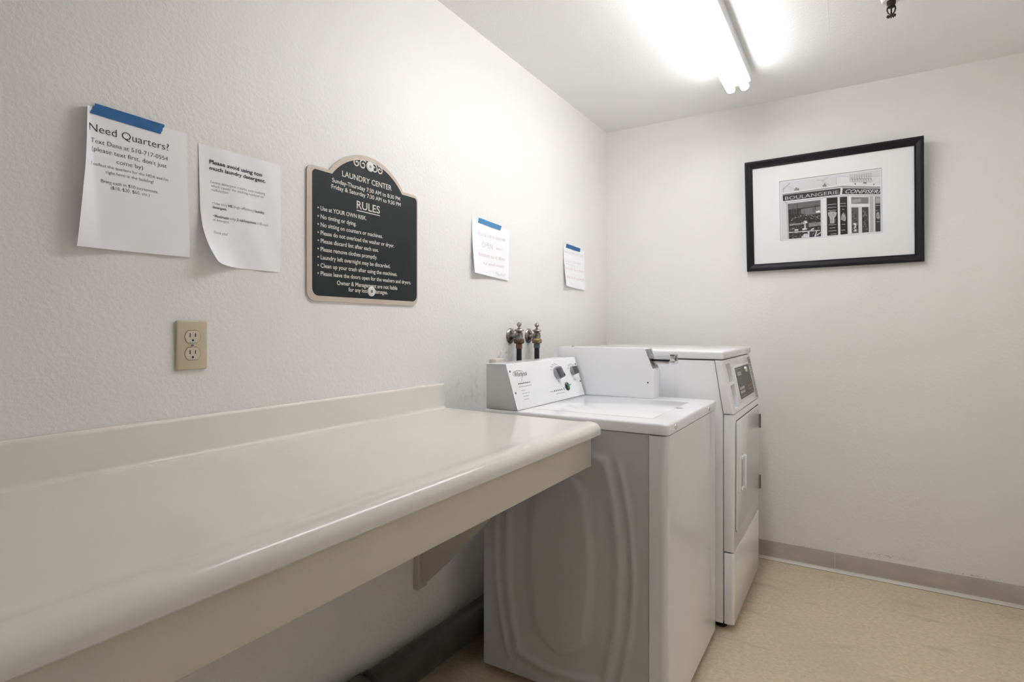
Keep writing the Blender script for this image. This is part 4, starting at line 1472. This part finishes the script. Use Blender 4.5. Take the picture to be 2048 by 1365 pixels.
bm = bmesh.new()
dpf = [(0.8585, DY0 + 0.002)]
R = 0.012
for k in range(7):
    a = math.radians(-90 + 90 * k / 6)
    dpf.append((0.8970 - R + R * math.cos(a), DY0 + 0.002 + R + R * math.sin(a)))
for k in range(7):
    a = math.radians(90 * k / 6)
    dpf.append((0.8970 - R + R * math.cos(a), DY1 - 0.003 - R + R * math.sin(a)))
dpf.append((0.8585, DY1 - 0.003))
prism(bm, dpf, 'z', 0.3230, 0.8790, 0.0015)
part('front_panel', bm, M['dryer'], dr, ang=30)
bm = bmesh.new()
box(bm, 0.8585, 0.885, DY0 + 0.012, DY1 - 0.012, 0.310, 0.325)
part('seam_shadow', bm, M['seam'], dr)  # dark strip painted as shade in the seam above the kick panel
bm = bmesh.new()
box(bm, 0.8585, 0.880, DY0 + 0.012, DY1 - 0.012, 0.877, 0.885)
part('seam_shadow', bm, M['seam'], dr)  # dark strip painted as shade in the seam below the console
bm = bmesh.new()
prism(bm, [(x + 0.0015, y) for x, y in dpf], 'z', 0.0300, 0.3170, 0.0015)
part('kick_panel', bm, M['dryer'], dr, ang=30)

def rrect(y0, y1, z0, z1, r, n=6):
    P = []
    for cy, cz_, a0 in ((y0 + r, z0 + r, 180), (y1 - r, z0 + r, 270), (y1 - r, z1 - r, 0), (y0 + r, z1 - r, 90)):
        for k in range(n + 1):
            a = math.radians(a0 + 90 * k / n)
            P.append((cy + r * math.cos(a), cz_ + r * math.sin(a)))
    return P
bm = bmesh.new()
prism(bm, rrect(2.4440, 3.0640, 0.3900, 0.8500, 0.020), 'x', 0.8965, 0.8978)
part('door_gap', bm, M['seam'], dr)
bm = bmesh.new()
prism(bm, rrect(2.4465, 3.0615, 0.3925, 0.8465, 0.019), 'x', 0.8970, 0.9010, 0.0010)
dd = part('door', bm, M['dryer'], dr)
bm = bmesh.new()
box(bm, 0.9005, 0.9030, 2.4920, 2.5900, 0.5420, 0.6930, 0.0012)
box(bm, 0.9020, 0.9180, 2.5680, 2.5880, 0.5450, 0.6900, 0.004, 3)
box(bm, 0.9020, 0.9100, 2.5300, 2.5700, 0.5450, 0.5600, 0.003, 3)
box(bm, 0.9020, 0.9100, 2.5300, 2.5700, 0.6750, 0.6900, 0.003, 3)
part('door_handle', bm, M['dryer'], dd)
bm = bmesh.new()
ribbon(bm, [(3.012 + 0.024 * math.cos(k * math.pi / 16), 0.7880 + 0.024 * math.sin(k * math.pi / 16)) for k in range(33)], 0.003, left_wall(0.9014))
part('door_decal', bm, M['label'], dd, flat=True, label='grey ring mark')
for z0, z1 in ((0.728, 0.797), (0.423, 0.490)):
    bm = bmesh.new()
    box(bm, 0.8990, 0.9035, 3.0640, 3.0800, z0, z1, 0.001)
    tube(bm, [(0.9030, 3.0790, z0), (0.9030, 3.0790, z1)], 0.0055, 12)
    part('hinge', bm, M['steel'], dr, label='dark metal hinge')
for x in (0.20, 0.84):
    for y in (2.45, 3.03):
        bm = bmesh.new()
        lathe(bm, [(0.022, 0), (0.022, 0.010), (0.011, 0.014), (0.011, 0.031)], (x, y, 0), (0, 0, 1), 16)
        part('foot', bm, M['rubber'], dr, label='black foot')
